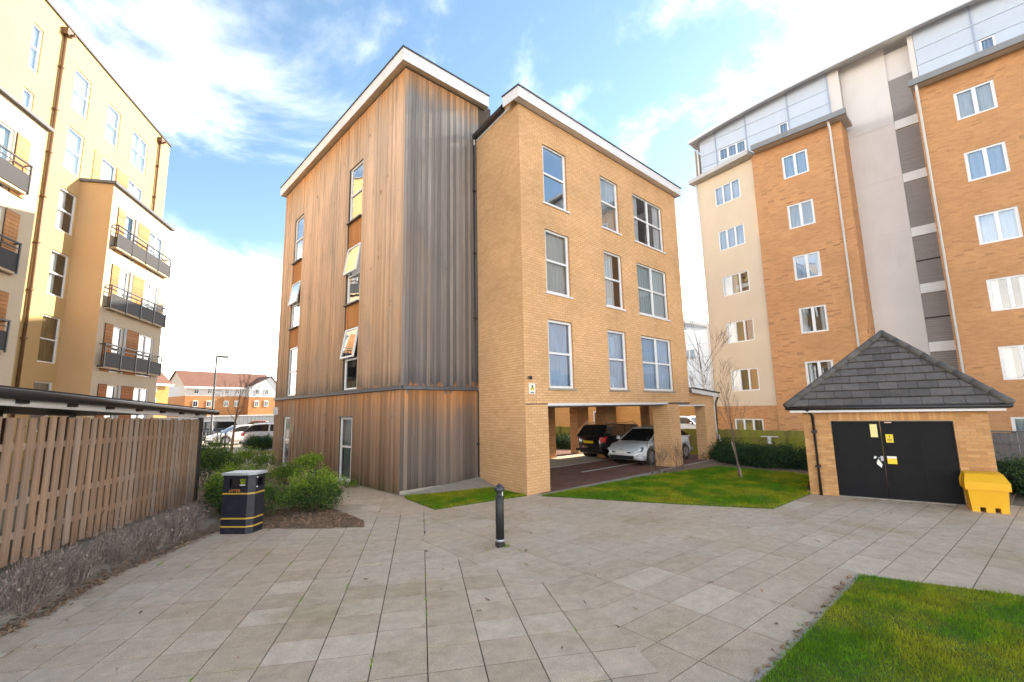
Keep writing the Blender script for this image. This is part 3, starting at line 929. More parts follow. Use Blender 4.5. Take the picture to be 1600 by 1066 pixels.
def window(par, F, u0, u1, z0, z1, cols=1, rows=(), fw=0.07, rec=0.06, y=0.0, curtain=None, glass='glass', sill=None, room=None, bar=0.062, open_top=0.0, colw=None, cfrac=None):
    """white frame with its mullions (the part), panes, curtains and a sill as its pieces"""
    fm = MB(F); ya, yb = y + rec, y + rec + 0.06
    # outer frame
    fm.box(u0, u0 + fw, ya, yb, z0, z1).box(u1 - fw, u1, ya, yb, z0, z1)
    fm.box(u0 + fw, u1 - fw, ya, yb, z0, z0 + fw).box(u0 + fw, u1 - fw, ya, yb, z1 - fw, z1)
    cu = colw or [i / cols for i in range(cols + 1)]
    xs = [u0 + fw / 2 + (u1 - u0 - fw) * c for c in cu]
    rz = [z0 + fw / 2] + [z0 + (z1 - z0) * r for r in rows] + [z1 - fw / 2]
    for x in xs[1:-1]: fm.box(x - bar / 2 - .01, x + bar / 2 + .01, ya - .012, yb - .003, z0 + fw, z1 - fw)
    for z in rz[1:-1]: fm.box(u0 + fw, u1 - fw, ya - .006, yb - .006, z - bar / 2, z + bar / 2)
    cells = []
    for i in range(len(xs) - 1):
        for j in range(len(rz) - 1):
            a = xs[i] + bar / 2; b = xs[i + 1] - bar / 2; c = rz[j] + bar / 2; d = rz[j + 1] - bar / 2
            cells.append((a, b, c, d, j == len(rz) - 2))
            # sash lip round each light
            l = .022
            fm.box(a - .006, a + l, ya + .004, yb - .012, c, d).box(b - l, b + .006, ya + .004, yb - .012, c, d)
    w_ = fm.build('window', M['white_upvc'], par)
    for a, b, c, d, topcell in cells:
        if open_top and topcell:
            continue
        p = MB(F); p.poly((a, ya + .03, c), (b, ya + .03, c), (b, ya + .03, d), (a, ya + .03, d))
        p.build('pane', M[glass], w_)
    if open_top:
        # top-hung sash swung out at the bottom
        zt, zb = z1 - fw * .4, rz[-2] + .02
        h = zt - zb
        Fs = F @ Matrix.Translation((0, y + rec - .01, zt)) @ Matrix.Rotation(-open_top, 4, 'X')
        sm = MB(Fs); a, b = u0 + .012, u1 - .012; s_ = .06
        sm.box(a, a + s_, -.03, .02, -h, 0).box(b - s_, b, -.03, .02, -h, 0).box(a + s_, b - s_, -.03, .02, -h, -h + s_).box(a + s_, b - s_, -.03, .02, -s_, 0)
        sash = sm.build('sash', M['white_upvc'], w_)
        p = MB(Fs); p.poly((a + s_, -.01, -h + s_), (b - s_, -.01, -h + s_), (b - s_, -.01, -s_), (a + s_, -.01, -s_)); p.build('pane', M['glass_bright'], w_)
        st = MB(); st.tube([F @ Vector((u0 + .05, y + rec, zb + .03)), Fs @ Vector((u0 + .05, .02, -h * .75))], .008, 5); st.build('stay', M['galvanised'], w_)
    if curtain:
        yc = y + rec + 0.11
        if curtain == 'pair':
            k = cfrac or random.uniform(.2, .32)
            mt = random.choice(['curtain_white', 'curtain_grey', 'curtain_white'])
            curtain_mb(F, u0, u0 + (u1 - u0) * k, z0, z1, yc, 3).build('curtain', M[mt], w_)
            curtain_mb(F, u1 - (u1 - u0) * k, u1, z0, z1, yc, 3).build('curtain', M[mt], w_)
        elif curtain == 'half':
            k = cfrac or random.uniform(.45, .7)
            curtain_mb(F, u0, u0 + (u1 - u0) * k, z0, z1, yc, 4).build('curtain', M[random.choice(['curtain_white', 'curtain_grey'])], w_)
        elif curtain == 'blind':
            k = cfrac or random.uniform(.35, .7)
            MB(F).box(u0, u1, yc, yc + .015, z1 - (z1 - z0) * k, z1).build('blind', M['curtain_white'], w_)
        else:
            curtain_mb(F, u0, u1, z0, z1, yc, max(4, int((u1 - u0) * 6))).build('curtain', M[curtain], w_)
    if sill:
        MB(F).box(u0 - .06, u1 + .06, y - .05, ya, z0 - .06, z0 - .003).build('sill', M[sill], w_)
    if room is not None:
        room.append((F, u0, u1, z0, z1, y + rec + .06))
    return w_


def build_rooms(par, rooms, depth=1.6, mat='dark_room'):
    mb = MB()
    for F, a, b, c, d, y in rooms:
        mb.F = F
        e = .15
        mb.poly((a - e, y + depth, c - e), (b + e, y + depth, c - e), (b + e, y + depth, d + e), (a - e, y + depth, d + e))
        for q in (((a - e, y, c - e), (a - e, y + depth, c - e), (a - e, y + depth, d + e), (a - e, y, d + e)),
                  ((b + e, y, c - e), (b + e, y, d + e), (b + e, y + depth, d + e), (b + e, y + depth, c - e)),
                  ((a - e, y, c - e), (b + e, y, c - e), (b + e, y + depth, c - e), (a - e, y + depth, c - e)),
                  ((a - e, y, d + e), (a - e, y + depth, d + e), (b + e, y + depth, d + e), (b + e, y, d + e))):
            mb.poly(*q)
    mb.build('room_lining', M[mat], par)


def lay_bricks(F, u0, u1, z0, z1, holes, bl=0.225, ch=0.075, j=0.010, out=None, y=-0.006, t=0.02, soldier=()):
    """bricks as boxes 6 mm proud of the mortar; cut at the openings"""
    out = [] if out is None else out
    n = int(math.ceil((z1 - z0) / ch - 1e-6))
    for r in range(n):
        za, zb = z0 + r * ch + j / 2, min(z0 + (r + 1) * ch - j / 2, z1)
        if zb - za < .02: continue
        zm = (za + zb) / 2
        cuts = sorted([(max(h[0], u0), min(h[1], u1)) for h in holes if h[2] < zm < h[3]])
        spans = []; x = u0
        for a, b in cuts:
            if a > x: spans.append((x, a))
            x = max(x, b)
        if x < u1: spans.append((x, u1))
        off = (bl / 2 if r % 2 else 0)
        for a, b in spans:
            k = math.floor((a - u0 - off) / bl) - 1
            while True:
                p = u0 + off + k * bl + j / 2; q = p + bl - j
                k += 1
                if q < a + .03: continue
                if p > b - .03: break
                out.append((F, max(p, a + .001), min(q, b - .001), y + random.uniform(-.002, .002), t, za, zb))
    return out


def make_bricks(par, bricks, mat, name='brick', most=300, rest_name='brickwork', cond=None):
    def key(b):
        p = b[0] @ Vector(((b[1] + b[2]) / 2, 0, (b[5] + b[6]) / 2))
        return ((p - CAM).length + (0 if in_view(p, 0) else 500) + (300 if b[2] - b[1] < .07 else 0))
    bricks.sort(key=key)
    for b in bricks[:most]:
        piece(name, mat, par, b[0], b[1], b[2], b[3], b[3] + b[4], b[5], b[6])
    if len(bricks) > most:
        mb = MB()
        for b in bricks[most:]:
            mb.F = b[0]
            mb.box(b[1], b[2], b[3], b[3] + b[4], b[5], b[6], skip='k')
        mb.build(rest_name, mat, par, kind='stuff')


def gutter_pipe(par, pts, mat, r=.05, name='downpipe', brackets=()):
    o = MB().tube(pts, r, 10).build(name, M[mat], par, smooth=True)
    for p in brackets:
        MB().box(p[0] - r * 1.5, p[0] + r * 1.5, p[1] - r * 1.5, p[1] + r * 1.5, p[2] - .03, p[2] + .03).build('bracket', M[mat], o)
    return o


# ------------------------------------------------------------------ timber clad block
TX, TY, TB, TR = 6.44, 11.52, 23.0, 9.30            # left face plane, front plane, far end, right end
tim = thing('timber_clad_building', 'timber clad block with weathered orange and grey vertical boards and a white roof edge', 'building', (TX, TY, 0))
FL = frame(TX, TB, -90)                               # left face: x from the far end towards the camera side
FR = frame(TX, TY, 0)                                 # right face
LW = TB - TY                                          # 11.48
yu = lambda Y: TB - Y
c1 = (yu(21.45), yu(20.35)); c2 = (yu(15.47), yu(14.40))
ZT = 12.82
slots = [(c1[0], c1[1], 2.98, 11.06), (c2[0], c2[1], 2.98, 11.06), (yu(15.62), yu(14.64), 0.02, 2.12), (yu(21.62), yu(20.80), 0.02, 2.14)]
core = MB(FL); wall(core, 0, LW, -0.1, ZT + .2, slots, rev=.3, y=.03)
core.F = FR; wall(core, 0, TR - TX + .6, -0.1, ZT + .2, (), y=.03)
core.F = ID
core.poly((TX + .03, TB, -.1), (TX + .03, TB, 13), (10.2, TB, 13), (10.2, TB, -.1)); core.poly((10.2, TY + .03, 11), (10.2, TB, 11), (10.2, TB, 13), (10.2, TY + .03, 13))
core.build('backing_wall', plain('backing', (0.05, 0.035, 0.025), .9), tim)
bw = 0.118; gap = 0.005


def boards(F, W, holes, mat, zcuts):
    n = int(round(W / bw)); b_ = W / n
    for i in range(n):
        a, b = i * b_ + gap / 2, (i + 1) * b_ - gap / 2
        hs = [h for h in holes if h[0] < b - .02 and h[1] > a + .02]
        for lo, hi in zcuts:
            spans = [(lo, hi)]
            for h in hs:
                ns = []
                for p, q in spans:
                    if h[3] <= p or h[2] >= q: ns.append((p, q)); continue
                    if h[2] > p + .05: ns.append((p, h[2]))
                    if h[3] < q - .05: ns.append((h[3], q))
                spans = ns
            for p, q in spans:
                d = random.uniform(-.007, .004) + (-.004 if i % 2 else 0)
                piece('board', mat, tim, F, a, b, d, .03, p + .004, q - .004)


zc_ = [(0.03, 2.86), (2.975, ZT)]
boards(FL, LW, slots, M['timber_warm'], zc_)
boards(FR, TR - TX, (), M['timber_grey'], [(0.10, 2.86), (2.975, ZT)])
# concrete plinth, ledge flashing
pl = MB(FR); pl.box(0.02, TR - TX, -.03, .2, -.05, .125); pl.F = FL; pl.box(0.02, LW, .0, .2, -.05, .028); pl.build('plinth', M['concrete'], tim)
lg = MB(FL); lg.box(-.02, LW + .075, -.075, .05, 2.868, 2.90).box(-.02, LW + .055, -.055, .05, 2.90, 2.968)
lg.F = FR; lg.box(-.0, TR - TX, -.075, .05, 2.869, 2.901).box(0, TR - TX, -.055, .05, 2.901, 2.969)
lg.build('ledge', M['ledge_metal'], tim)
# recessed window columns: windows, orange panels of short boards and projecting ledges
rooms = []
wz = [(3.0, 5.10), (5.97, 8.03), (8.98, 11.05)]
for ci, (a, b) in enumerate((c1, c2)):
    for k, (z0, z1) in enumerate(wz):
        window(tim, FL, a + .01, b - .01, z0, z1, 1, (.49,), rec=.05, open_top=(R(9) if (k == 0 and ci == 1) or (k == 1) else 0.0), curtain=[None, 'half', 'curtain_tan'][k] if ci == 0 else [None, 'blind', None][k], glass='glass_bright' if k else 'glass', room=rooms)
        MB(FL).box(a - .03, b + .03, -.075, .1, z0 - .045, z0 - .002).build('window_ledge', M['ledge_metal'], tim)
    for z0, z1 in ((5.11, 5.925), (8.04, 8.935)):
        n = 9
        for i in range(n):
            x0 = a + (b - a) * i / n + .003; x1 = a + (b - a) * (i + 1) / n - .003
            piece('board', M['timber_orange'], tim, FL, x0, x1, .035 + random.uniform(-.003, .003), .06, z0, z1)
        MB(FL).box(a, b, .055, .09, z0, z1).build('panel_backing', M['dark_room'], tim)
# two glazed doors in white frames
for (a, b, z1, hd) in ((yu(15.60), yu(14.66), 2.1, False), (yu(21.60), yu(20.82), 2.12, True)):
    w_ = window(tim, FL, a, b, 0.06, z1, 1, (.53,), fw=.075, rec=.04, curtain='curtain_grey' if not hd else None, room=rooms, cfrac=.3)
    b_ = BASE[w_.name]; w_.name = 'glazed_door'; BASE[w_.name] = b_
    MB(FL).box(a - .05, b + .05, -.10, .1, 0.0, 0.058).build('threshold', M['white_upvc'], w_)
    MB(FL).box(a - .03, b + .03, -.06, .05, z1, z1 + .035).build('door_hood', M['ledge_metal'], w_)
    if hd:
        h = MB(FL); h.tube([(a + .16, -.0, .75), (a + .16, -.09, .78), (a + .16, -.09, 1.22), (a + .16, -.0, 1.25)], .016, 7); h.build('handle', M['galvanised'], w_)
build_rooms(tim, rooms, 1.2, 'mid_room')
# roof with deep white fascia and soffit
ov = .22; zf0, zf1 = 12.86, 13.27
rf = MB(); x0, x1, y0, y1 = TX - ov, 9.62, TY - ov, TB + ov
rf.box(x0, x1, y0, y0 + .03, zf0, zf1).box(x0, x0 + .03, y0 + .03, y1, zf0, zf1).box(x1 - .03, x1, y0 + .03, y1, zf0, zf1).box(x0 + .03, x1 - .03, y1 - .03, y1, zf0, zf1)
fa = rf.build('fascia', M['white_paint'], tim)
MB().box(x0 + .03, x1 - .03, y0 + .03, y1 - .03, zf0 + .02, zf0 + .04).build('soffit', plain('soffit_cream', (0.62, 0.52, 0.38), .7), tim)
MB().box(x0 - .03, x1 + .03, y0 - .03, y1 + .03, zf1 + .002, zf1 + .045).build('roof', M['dark_metal'], tim)
# wall light and plaque by the far door
lt = tag(MB(FL).box(yu(22.75), yu(22.45), -.13, .0, 2.22, 2.55).build('wall_light', M['curtain_white'], None), 'square pale wall light at the far end of the timber wall under the ledge', 'wall light')
pq = tag(MB(FL).box(yu(20.62), yu(20.15), -.03, -.012, 1.46, 1.80).build('plaque', plain('plaque_brass', (0.17, 0.13, 0.07), .4, metal=.5), None), 'dull brass plaque fixed to the timber wall right of the far glazed door', 'plaque')

# ------------------------------------------------------------------ brick block over the undercroft
BX, BY, BR, BZ = 8.77, 8.95, 18.22, 11.33
bk = thing('brick_apartment_block', 'buff brick apartment block raised on brick piers over a parking undercroft', 'building', (BX, BY, 0))
FB = frame(BX, BY, 0)
th_l = math.degrees(math.atan2(BY - 11.45, BX - 9.17))
LLEN = math.hypot(BY - 11.45, BX - 9.17)
FBL = frame(9.17, 11.45, th_l)
WU = {'A': (9.77 - BX, 10.88 - BX), 'B': (12.73 - BX, 13.80 - BX), 'C': (14.80 - BX, 16.98 - BX)}
WZ = [(2.84, 4.86), (5.68, 7.67), (8.50, 10.45)]
wh = [(u0, u1, z0, z1) for (u0, u1) in WU.values() for (z0, z1) in WZ]
und = [(9.67 - BX, BR - BX + .1, -1, 2.40)]
mw = MB(FB); wall(mw, 0, BR - BX, 0, BZ, wh + und, rev=.1)
mw.F = FBL; wall(mw, 0, LLEN, -.1, BZ + .35, ())
mw.F = ID
mw.poly((BR, BY, 2.4), (BR, 17.2, 2.4), (BR, 17.2, BZ), (BR, BY, BZ)); mw.poly((BX + .6, 17.2, 2.4), (BX + .6, 17.2, BZ), (BR, 17.2, BZ), (BR, 17.2, 2.4))
mw.poly((9.67, BY, 0), (9.67, 10.0, 0), (9.67, 10.0, 2.4), (9.67, BY, 2.4)); mw.poly((9.67, 10.0, 0), (9.3, 10.0, 0), (9.3, 10.0, 2.4), (9.67, 10.0, 2.4))
# lower storey running on to the right under a lean-to roof
mw.slab([(BR, 2.31), (20.46, 2.31), (20.46, 2.66), (BR, 2.80)], BY + .001, BY + .3)
mw.build('wall', M['mortar_buff'], bk)
bl = []
lay_bricks(FB, 0, BR - BX, 0.0, BZ, wh + und, out=bl)
lay_bricks(FBL, 0, LLEN, 0.0, BZ + .25, (), out=bl)
lay_bricks(frame(BR, BY, 0), 0.0, 20.46 - BR, 2.33, 2.66, (), out=bl)
# piers
for x0, x1, y0, y1 in ((16.42, 17.28, BY + .0, 9.62), (19.52, 20.42, BY, 9.4)):
    p = MB(); p.box(x0, x1, y0, y1, -.05, 2.33); pr_ = p.build('pier', M['mortar_buff'], bk)
    lay_bricks(frame(x0, y0, 0), 0, x1 - x0, 0.0, 2.32, (), out=bl); lay_bricks(frame(x0, y1, -90), 0, y1 - y0, 0, 2.32, (), out=bl)
make_bricks(bk, bl, M['brick_buff'])
for x0, x1, y0, y1 in ((15.75, 16.25, 14.6, 15.1), (18.25, 19.15, 14.9, 15.4), (17.55, 18.5, 12.75, 13.2), (20.5, 21.3, 12.2, 12.7)):
    MB().box(x0, x1, y0, y1, -.05, 2.30).build('pier', M['brick_orange'], bk)
MB().box(9.4, 20.4, BY + .12, 17.2, 2.30, 2.40).build('undercroft_ceiling', M['ceiling'], bk)
ln = MB(); ln.box(9.66, 16.43, BY - .012, BY + .11, 2.335, 2.405).box(17.27, 19.54, BY - .012, BY + .11, 2.25, 2.31).build('lintel', M['white_paint'], bk)
MB().box(BX - .012, 9.67, BY - .012, BY, 2.375, 2.40).build('movement_joint', M['dark_metal'], bk)
rooms = []
cur = {('A', 0): 'curtain_blue', ('B', 0): 'curtain_blue', ('C', 0): 'curtain_blue', ('A', 1): 'curtain_grey', ('B', 1): 'half', ('C', 1): 'curtain_grey', ('A', 2): None, ('B', 2): 'curtain_grey', ('C', 2): 'pair'}
for k, (u0, u1) in WU.items():
    for i, (z0, z1) in enumerate(WZ):
        window(bk, FB, u0, u1, z0, z1, 2 if k == 'C' else 1, (.51,), rec=.05, curtain=cur[(k, i)], sill='concrete' if i == 0 else 'brick_sill' if False else 'white_paint', room=rooms, glass='glass_bright' if i == 2 and k != 'C' else 'glass')
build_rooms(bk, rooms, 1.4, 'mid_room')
# roof: white fascia along the front returning round the corner, gutter on the side
zf0, zf1 = 11.33, 11.66
fs = MB(); fs.box(BX - .22, BR + .14, BY - .25, BY - .22, zf0, zf1).box(BX - .22, BX - .19, BY - .22, BY + .45, zf0, zf1)
fs.box(BR + .11, BR + .14, BY - .22, 17.4, zf0, zf1)
fs.build('fascia', M['white_paint'], bk)
MB().box(BX - .19, BR + .11, BY - .22, BY - .0, zf0 + .01, zf0 + .03).build('soffit', M['white_paint'], bk)
rt = MB(); rt.prism([(BX - .25, BY - .28), (BR + .17, BY - .28), (BR + .17, 17.4), (9.9, 17.4), (9.9, 11.42), (9.12, 11.42), (BX - .05, BY + .47), (BX - .25, BY + .47)], zf1 + .002, zf1 + .04); rt.build('roof', M['dark_metal'], bk)
gt = MB(FBL); gt.box(-.02, LLEN - .72, -.16, -.02, zf0 + .16, zf0 + .30).box(-.02, LLEN - .72, -.06, -.02, zf0 + .30, zf0 + .42); gt.build('gutter', M['black_plastic'], bk)
gt = MB(FBL); gt.box(0, LLEN - .4, -.02, .0, zf0 + .09, zf0 + .15).build('eaves_board', M['white_paint'], bk)
bl0 = FBL @ Vector((-.07, -.10, 0))
gutter_pipe(bk, [(bl0.x, bl0.y, zf0 + .16), (bl0.x, bl0.y, 2.98), (bl0.x + .10, bl0.y - .08, 2.80), (bl0.x + .10, bl0.y - .08, .12)], 'dark_metal', .042, brackets=[(bl0.x, bl0.y, z) for z in (9.6, 7.4, 5.2)] + [(bl0.x + .1, bl0.y - .08, 1.2)])
# lean-to roof at the right end
cn_ = MB(frame(BR, BY, 0)); cn_.slab([(0.0, 2.80), (2.46, 2.63), (2.46, 2.78), (0.0, 2.95)], -.16, -.12); cn_.build('lean_to_fascia', M['white_paint'], bk)
cn_ = MB(frame(BR, BY, 0)); cn_.slab([(0.0, 2.955), (2.52, 2.785), (2.52, 2.84), (0.0, 3.01)], -.2, 6).build('lean_to_roof', M['dark_metal'], bk)
gutter_pipe(bk, [(20.6, BY - .14, 2.62), (20.5, BY - .06, 2.35), (20.5, BY - .06, 0.0)], 'dark_metal', .04)
# sign and camera on the corner
sg = thing('sign', 'small white notice with yellow and green symbol on the corner of the brick block', 'sign', (BX + .26, BY, 2.8))
MB(FB).box(.145, .375, -.03, -.012, 2.66, 2.955).build('board', M['sign_white'], sg)
sp = MB(FB)
sp.slab([(.20, 2.80), (.32, 2.80), (.26, 2.93)], -.036, -.031); sp.build('symbol', M['sign_green'], sg)
sp = MB(FB); sp.box(.235, .285, -.041, -.037, 2.85, 2.90).box(.20, .32, -.036, -.031, 2.685, 2.71); sp.build('symbol', M['sign_dark'], sg)
sp = MB(FB); sp.slab([(.19, 2.765), (.33, 2.765), (.33, 2.81), (.19, 2.81)], -.0335, -.0305); sp.build('symbol', M['sign_yellow'], sg)
cm = MB(FB); cm.lathe((.14, -.10, 3.10), [(.0, -.05), (.045, -.03), (.05, .02), (.03, .05)], 10).box(.12, .16, -.09, .0, 3.11, 3.14)
tag(cm.build('security_camera', M['black_plastic'], None, True), 'tiny black dome camera above the notice on the brick corner', 'camera')
#PART4

# ------------------------------------------------------------------ rendered apartment building on the left
LP = (0.26, 25.9)
lb = thing('rendered_apartment_building', 'tall yellow and cream rendered apartment building with balconies behind the picket fence', 'building', (*LP, 0))
FM = frame(*LP, 61.25)
D = 1.22; LZ = 18.25; U0, U1 = -15.0, 6.78
mw_holes = [(-1.37, -0.34, z0, z1) for z0, z1 in ((15.2, 17.02), (12.5, 14.36), (9.86, 11.65), (7.14, 8.97), (4.43, 6.31), (1.75, 3.69))]
mw_holes += [(-3.75, -3.24, 15.2, 17.02), (-3.75, -3.24, 13.55, 14.34), (0.91, 1.95, 15.2, 17.03), (3.06, 4.55, 15.2, 17.03)]
bal_top = [(0.92, 2.06, 12.5, 14.3), (3.08, 4.58, 12.5, 14.34)]
mb = MB(FM); wall(mb, U0, U1, -.2, LZ, mw_holes + bal_top, rev=.12, y=D)
mb.build('main_wall', M['render_yellow'], lb)
mb = MB(FM); mb.poly((U1, D, -.2), (U1, 14, -.2), (U1, 14, LZ), (U1, D, LZ)); mb.poly((U0, 14, -.2), (U1, 14, -.2), (U1, 14, LZ), (U0, 14, LZ)); mb.build('end_wall', M['render_yellow'], lb)
mb = MB(FM); mb.box(U0, U1 + .06, D - .07, 14, LZ, LZ + .09); mb.build('roof', M['dark_metal'], lb)
rooms = []
for i, (a, b, c, d) in enumerate(mw_holes):
    dbl = b - a > 1.3; small = d - c < 1
    window(lb, FM, a, b, c, d, 2 if dbl else 1, () if small else (.5,), rec=.05, y=D, room=rooms, fw=.06,
           curtain=['curtain_white', 'curtain_white', 'half', 'half', 'curtain_tan', 'curtain_white', 'curtain_white', 'curtain_white', 'curtain_white', 'curtain_white'][i], glass='glass_bright' if d > 14 else 'glass')
# projecting bays
bays = [(-0.25, 5.08, 12.40, 0.0, [(0.0, 0)]), (-14.0, -4.30, 12.40, 0.0, [])]
BW = [(z1 - 2.05, z1) for z1 in (3.65, 6.27, 8.92, 11.55)]


def bay(u0, u1, shift, shaded_side, mirror=False):
    T = (lambda u: shift - u) if mirror else (lambda u: u)
    hs = []
    for z0, z1 in BW:
        for a, b in ((0.86, 1.64), (2.96, 4.42)):
            p, q = sorted((T(a), T(b))); hs.append((p, q, z0, z1))
    mb = MB(FM); wall(mb, u0, u1, -.2, 12.40, hs, rev=.1); mb.build('bay_wall', M['render_cream'], lb)
    mb = MB(FM); mb.poly((u0, D, -.2), (u0, 0, -.2), (u0, 0, 12.4), (u0, D, 12.4)); mb.poly((u1, 0, -.2), (u1, D, -.2), (u1, D, 12.4), (u1, 0, 12.4)); mb.build('bay_side', M['render_tan_shade'], lb)
    MB(FM).box(u0 - .12, u1 + .12, -.14, D - .002, 12.40, 12.52).build('bay_roof', M['ledge_metal'], lb)
    for k, (a, b, z0, z1) in enumerate(hs):
        window(lb, FM, a, b, z0, z1, 2 if b - a > 1 else 1, (), rec=.04, room=rooms, fw=.055, curtain=random.choice(['curtain_white', 'half', 'curtain_white', 'curtain_grey']), glass='glass')
    for z0, z1 in BW:
        for a, b in ((0.22, 0.80), (1.88, 2.92)):
            p, q = sorted((T(a), T(b)))
            n = 15; pk = MB(FM).box(p, q, -.02, -.003, z0, z1 + .02).build('panel_backing', M['dark_room'], lb)
            mbp = MB(FM)
            for i in range(n):
                za = z0 + (z1 - z0) * i / n
                mbp.box(p + .02, q - .02, -.04 - random.uniform(0, .006), -.02, za + .008, z0 + (z1 - z0) * (i + 1) / n - .004, 'k')
            pn = mbp.build('timber_panel', M['panel_timber'], lb)
        p, q = sorted((T(1.66), T(1.87)))
        MB(FM).box(p, q, -.035, -.003, z0, z1 + .02).build('grey_strip', M['post_grey'], lb)


def balcony(ua, ub, z, dep=.22, y0=0.0, base=True):
    y = y0 - dep
    if base: MB(FM).box(ua, ub, y + .02, y0 - .003, z - .10, z).build('balcony_base', M['render_cream'], lb)
    fr = MB(FM)
    n = max(2, int(round((ub - ua) / 1.2)))
    for i in range(n + 1):
        u = ua + (ub - ua) * i / n
        fr.box(u - .025, u + .025, y - .025, y + .02, z - .08, z + .92)
    fr.box(ua - .03, ub + .03, y - .03, y + .025, z + .90, z + .95).box(ua, ub, y - .015, y + .015, z + .72, z + .75)
    for u in (ua, ub):
        fr.box(u - .02, u + .02, y + .02, y0 - .003, z + .90, z + .94).box(u - .02, u + .02, y + .02, y0 - .003, z - .06, z - .0)
    fr_ = fr.build('balcony_railing', M['dark_metal'], lb)
    for i in range(n):
        a = ua + (ub - ua) * i / n + .03; b = ua + (ub - ua) * (i + 1) / n - .03
        MB(FM).box(a, b, y - .008, y + .008, z - .02, z + .58).build('balcony_panel', M['balcony_panel'], fr_)


bay(-0.25, 5.08, 0, True)
bay(-14.0, -4.30, -4.70, True, True)
for z in (4.42, 6.98, 9.70):
    balcony(0.0, 4.86, z); balcony(-10.2, -5.05, z)
for z in (12.5,):
    for a, b in ((0.36, 0.90), (2.08, 3.06)):
        n = 14; mbp = MB(FM)
        for i in range(n): mbp.box(a, b, D - .03, D - .003, z + 1.8 * i / n + .006, z + 1.8 * (i + 1) / n - .004)
        mbp.build('timber_panel', M['panel_timber'], lb)
for i, (a, b, c, d) in enumerate(bal_top):
    window(lb, FM, a, b, c, d, 2 if b - a > 1.3 else 1, (), rec=.04, y=D, room=rooms, curtain='curtain_white')
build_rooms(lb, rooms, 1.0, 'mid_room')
for u, z0, z1 in ((-2.28, 0, 17.75), (5.52, 0, 17.75)):
    dp = MB(FM); dp.tube([(u, D - .08, z1), (u, D - .08, z0)], .055, 8); d_ = dp.build('downpipe', M['copper_pipe'], lb, True)
    hp = MB(FM); hp.prism([(u - .16, D - .22), (u + .16, D - .22), (u + .16, D - .003), (u - .16, D - .003)], z1 - .02, z1 + .26)
    hp.box(u + .02, u + .10, D - .36, D - .22, z1 + .02, z1 + .09)
    hp.build('hopper', M['copper_pipe'], d_)
    for z in np.arange(1.5, z1, 1.85):
        MB(FM).box(u - .075, u + .075, D - .15, D - .003, z - .03, z + .03).build('bracket', M['copper_pipe'], d_)

# ------------------------------------------------------------------ brick and render tower block on the right
RX = 26.2
rb = thing('brick_tower_block', 'large orange brick, beige render and pale metal apartment block with a curved roof', 'building', (RX, 1.3, -.6))
FR_ = frame(RX, 0, -90)                     # x = -Y, y = into the building
FWZ = [(0.28, 1.60), (3.02, 4.33), (5.74, 7.05), (8.50, 9.78), (11.24, 12.54), (14.02, 15.28)]
lh = [(-6.77, -5.58, a, b) for a, b in FWZ]; rh = [(-0.10, 1.10, a, b) for a, b in FWZ]
rooms = []
mb = MB(FR_); wall(mb, -8.22, -4.04, -.7, 16.05, lh, rev=.1); wall(mb, -1.29, 9.0, -.7, 16.1, rh, rev=.1)
mb.poly((-4.04, 0, -.7), (-4.04, 1.4, -.7), (-4.04, 1.4, 16.05), (-4.04, 0, 16.05)); mb.poly((-1.29, 1.4, -.7), (-1.29, 0, -.7), (-1.29, 0, 16.1), (-1.29, 1.4, 16.1))
mb.build('brick_wall', M['brick_orange'], rb)
for hs in (lh, rh):
    for i, (a, b, c, d) in enumerate(hs):
        window(rb, FR_, a, b, c, d, 2, (), rec=.035, fw=.075, bar=.085, room=rooms, curtain=(['half', 'pair', 'pair', 'curtain_blue', 'curtain_white', 'curtain_blue'] if hs is lh else ['curtain_grey', 'pair', 'pair', 'curtain_blue', 'curtain_blue', 'curtain_white'])[i], glass='glass')
# rendered end turned slightly away, on a brick base
EA = math.degrees(math.atan2(11.72 - 8.22, 27.0 - 26.32))
FE = frame(27.0, 11.72, EA + 180)             # x from the far end towards the brick part
EL = math.hypot(3.5, .68)
eh = [(1.10, 2.72, a + .0, b - .1) for a, b in FWZ]
mb = MB(FE); wall(mb, 0, EL - .01, 2.2, 15.95, eh, rev=.09); mb.build('render_wall', M['render_beige'], rb)
mb = MB(FE); wall(mb, 0, EL - .01, -.7, 2.2, eh, rev=.09, y=.015); mb.build('brick_base', M['brick_orange'], rb)
for i, (a, b, c, d) in enumerate(eh):
    window(rb, FE, a, b, c, d, 3, (), rec=.03, fw=.06, bar=.06, room=rooms, curtain=['curtain_tan', 'curtain_tan', 'pair', 'half', 'curtain_blue', 'curtain_blue'][i], glass='glass')
mb = MB(); mb.poly((27.0, 11.72, -.7), (27.0, 11.72, 18.3), (40, 11.72, 18.3), (40, 11.72, -.7)); mb.build('end_wall', M['render_beige'], rb)
mb = MB(); mb.poly((40, 11.72, -.7), (40, 11.72, 18.4), (40, -9, 18.4), (40, -9, -.7)); mb.poly((26.2, -9, -.7), (40, -9, -.7), (40, -9, 18.4), (26.2, -9, 18.4)); mb.build('rear_wall', M['render_beige'], rb)
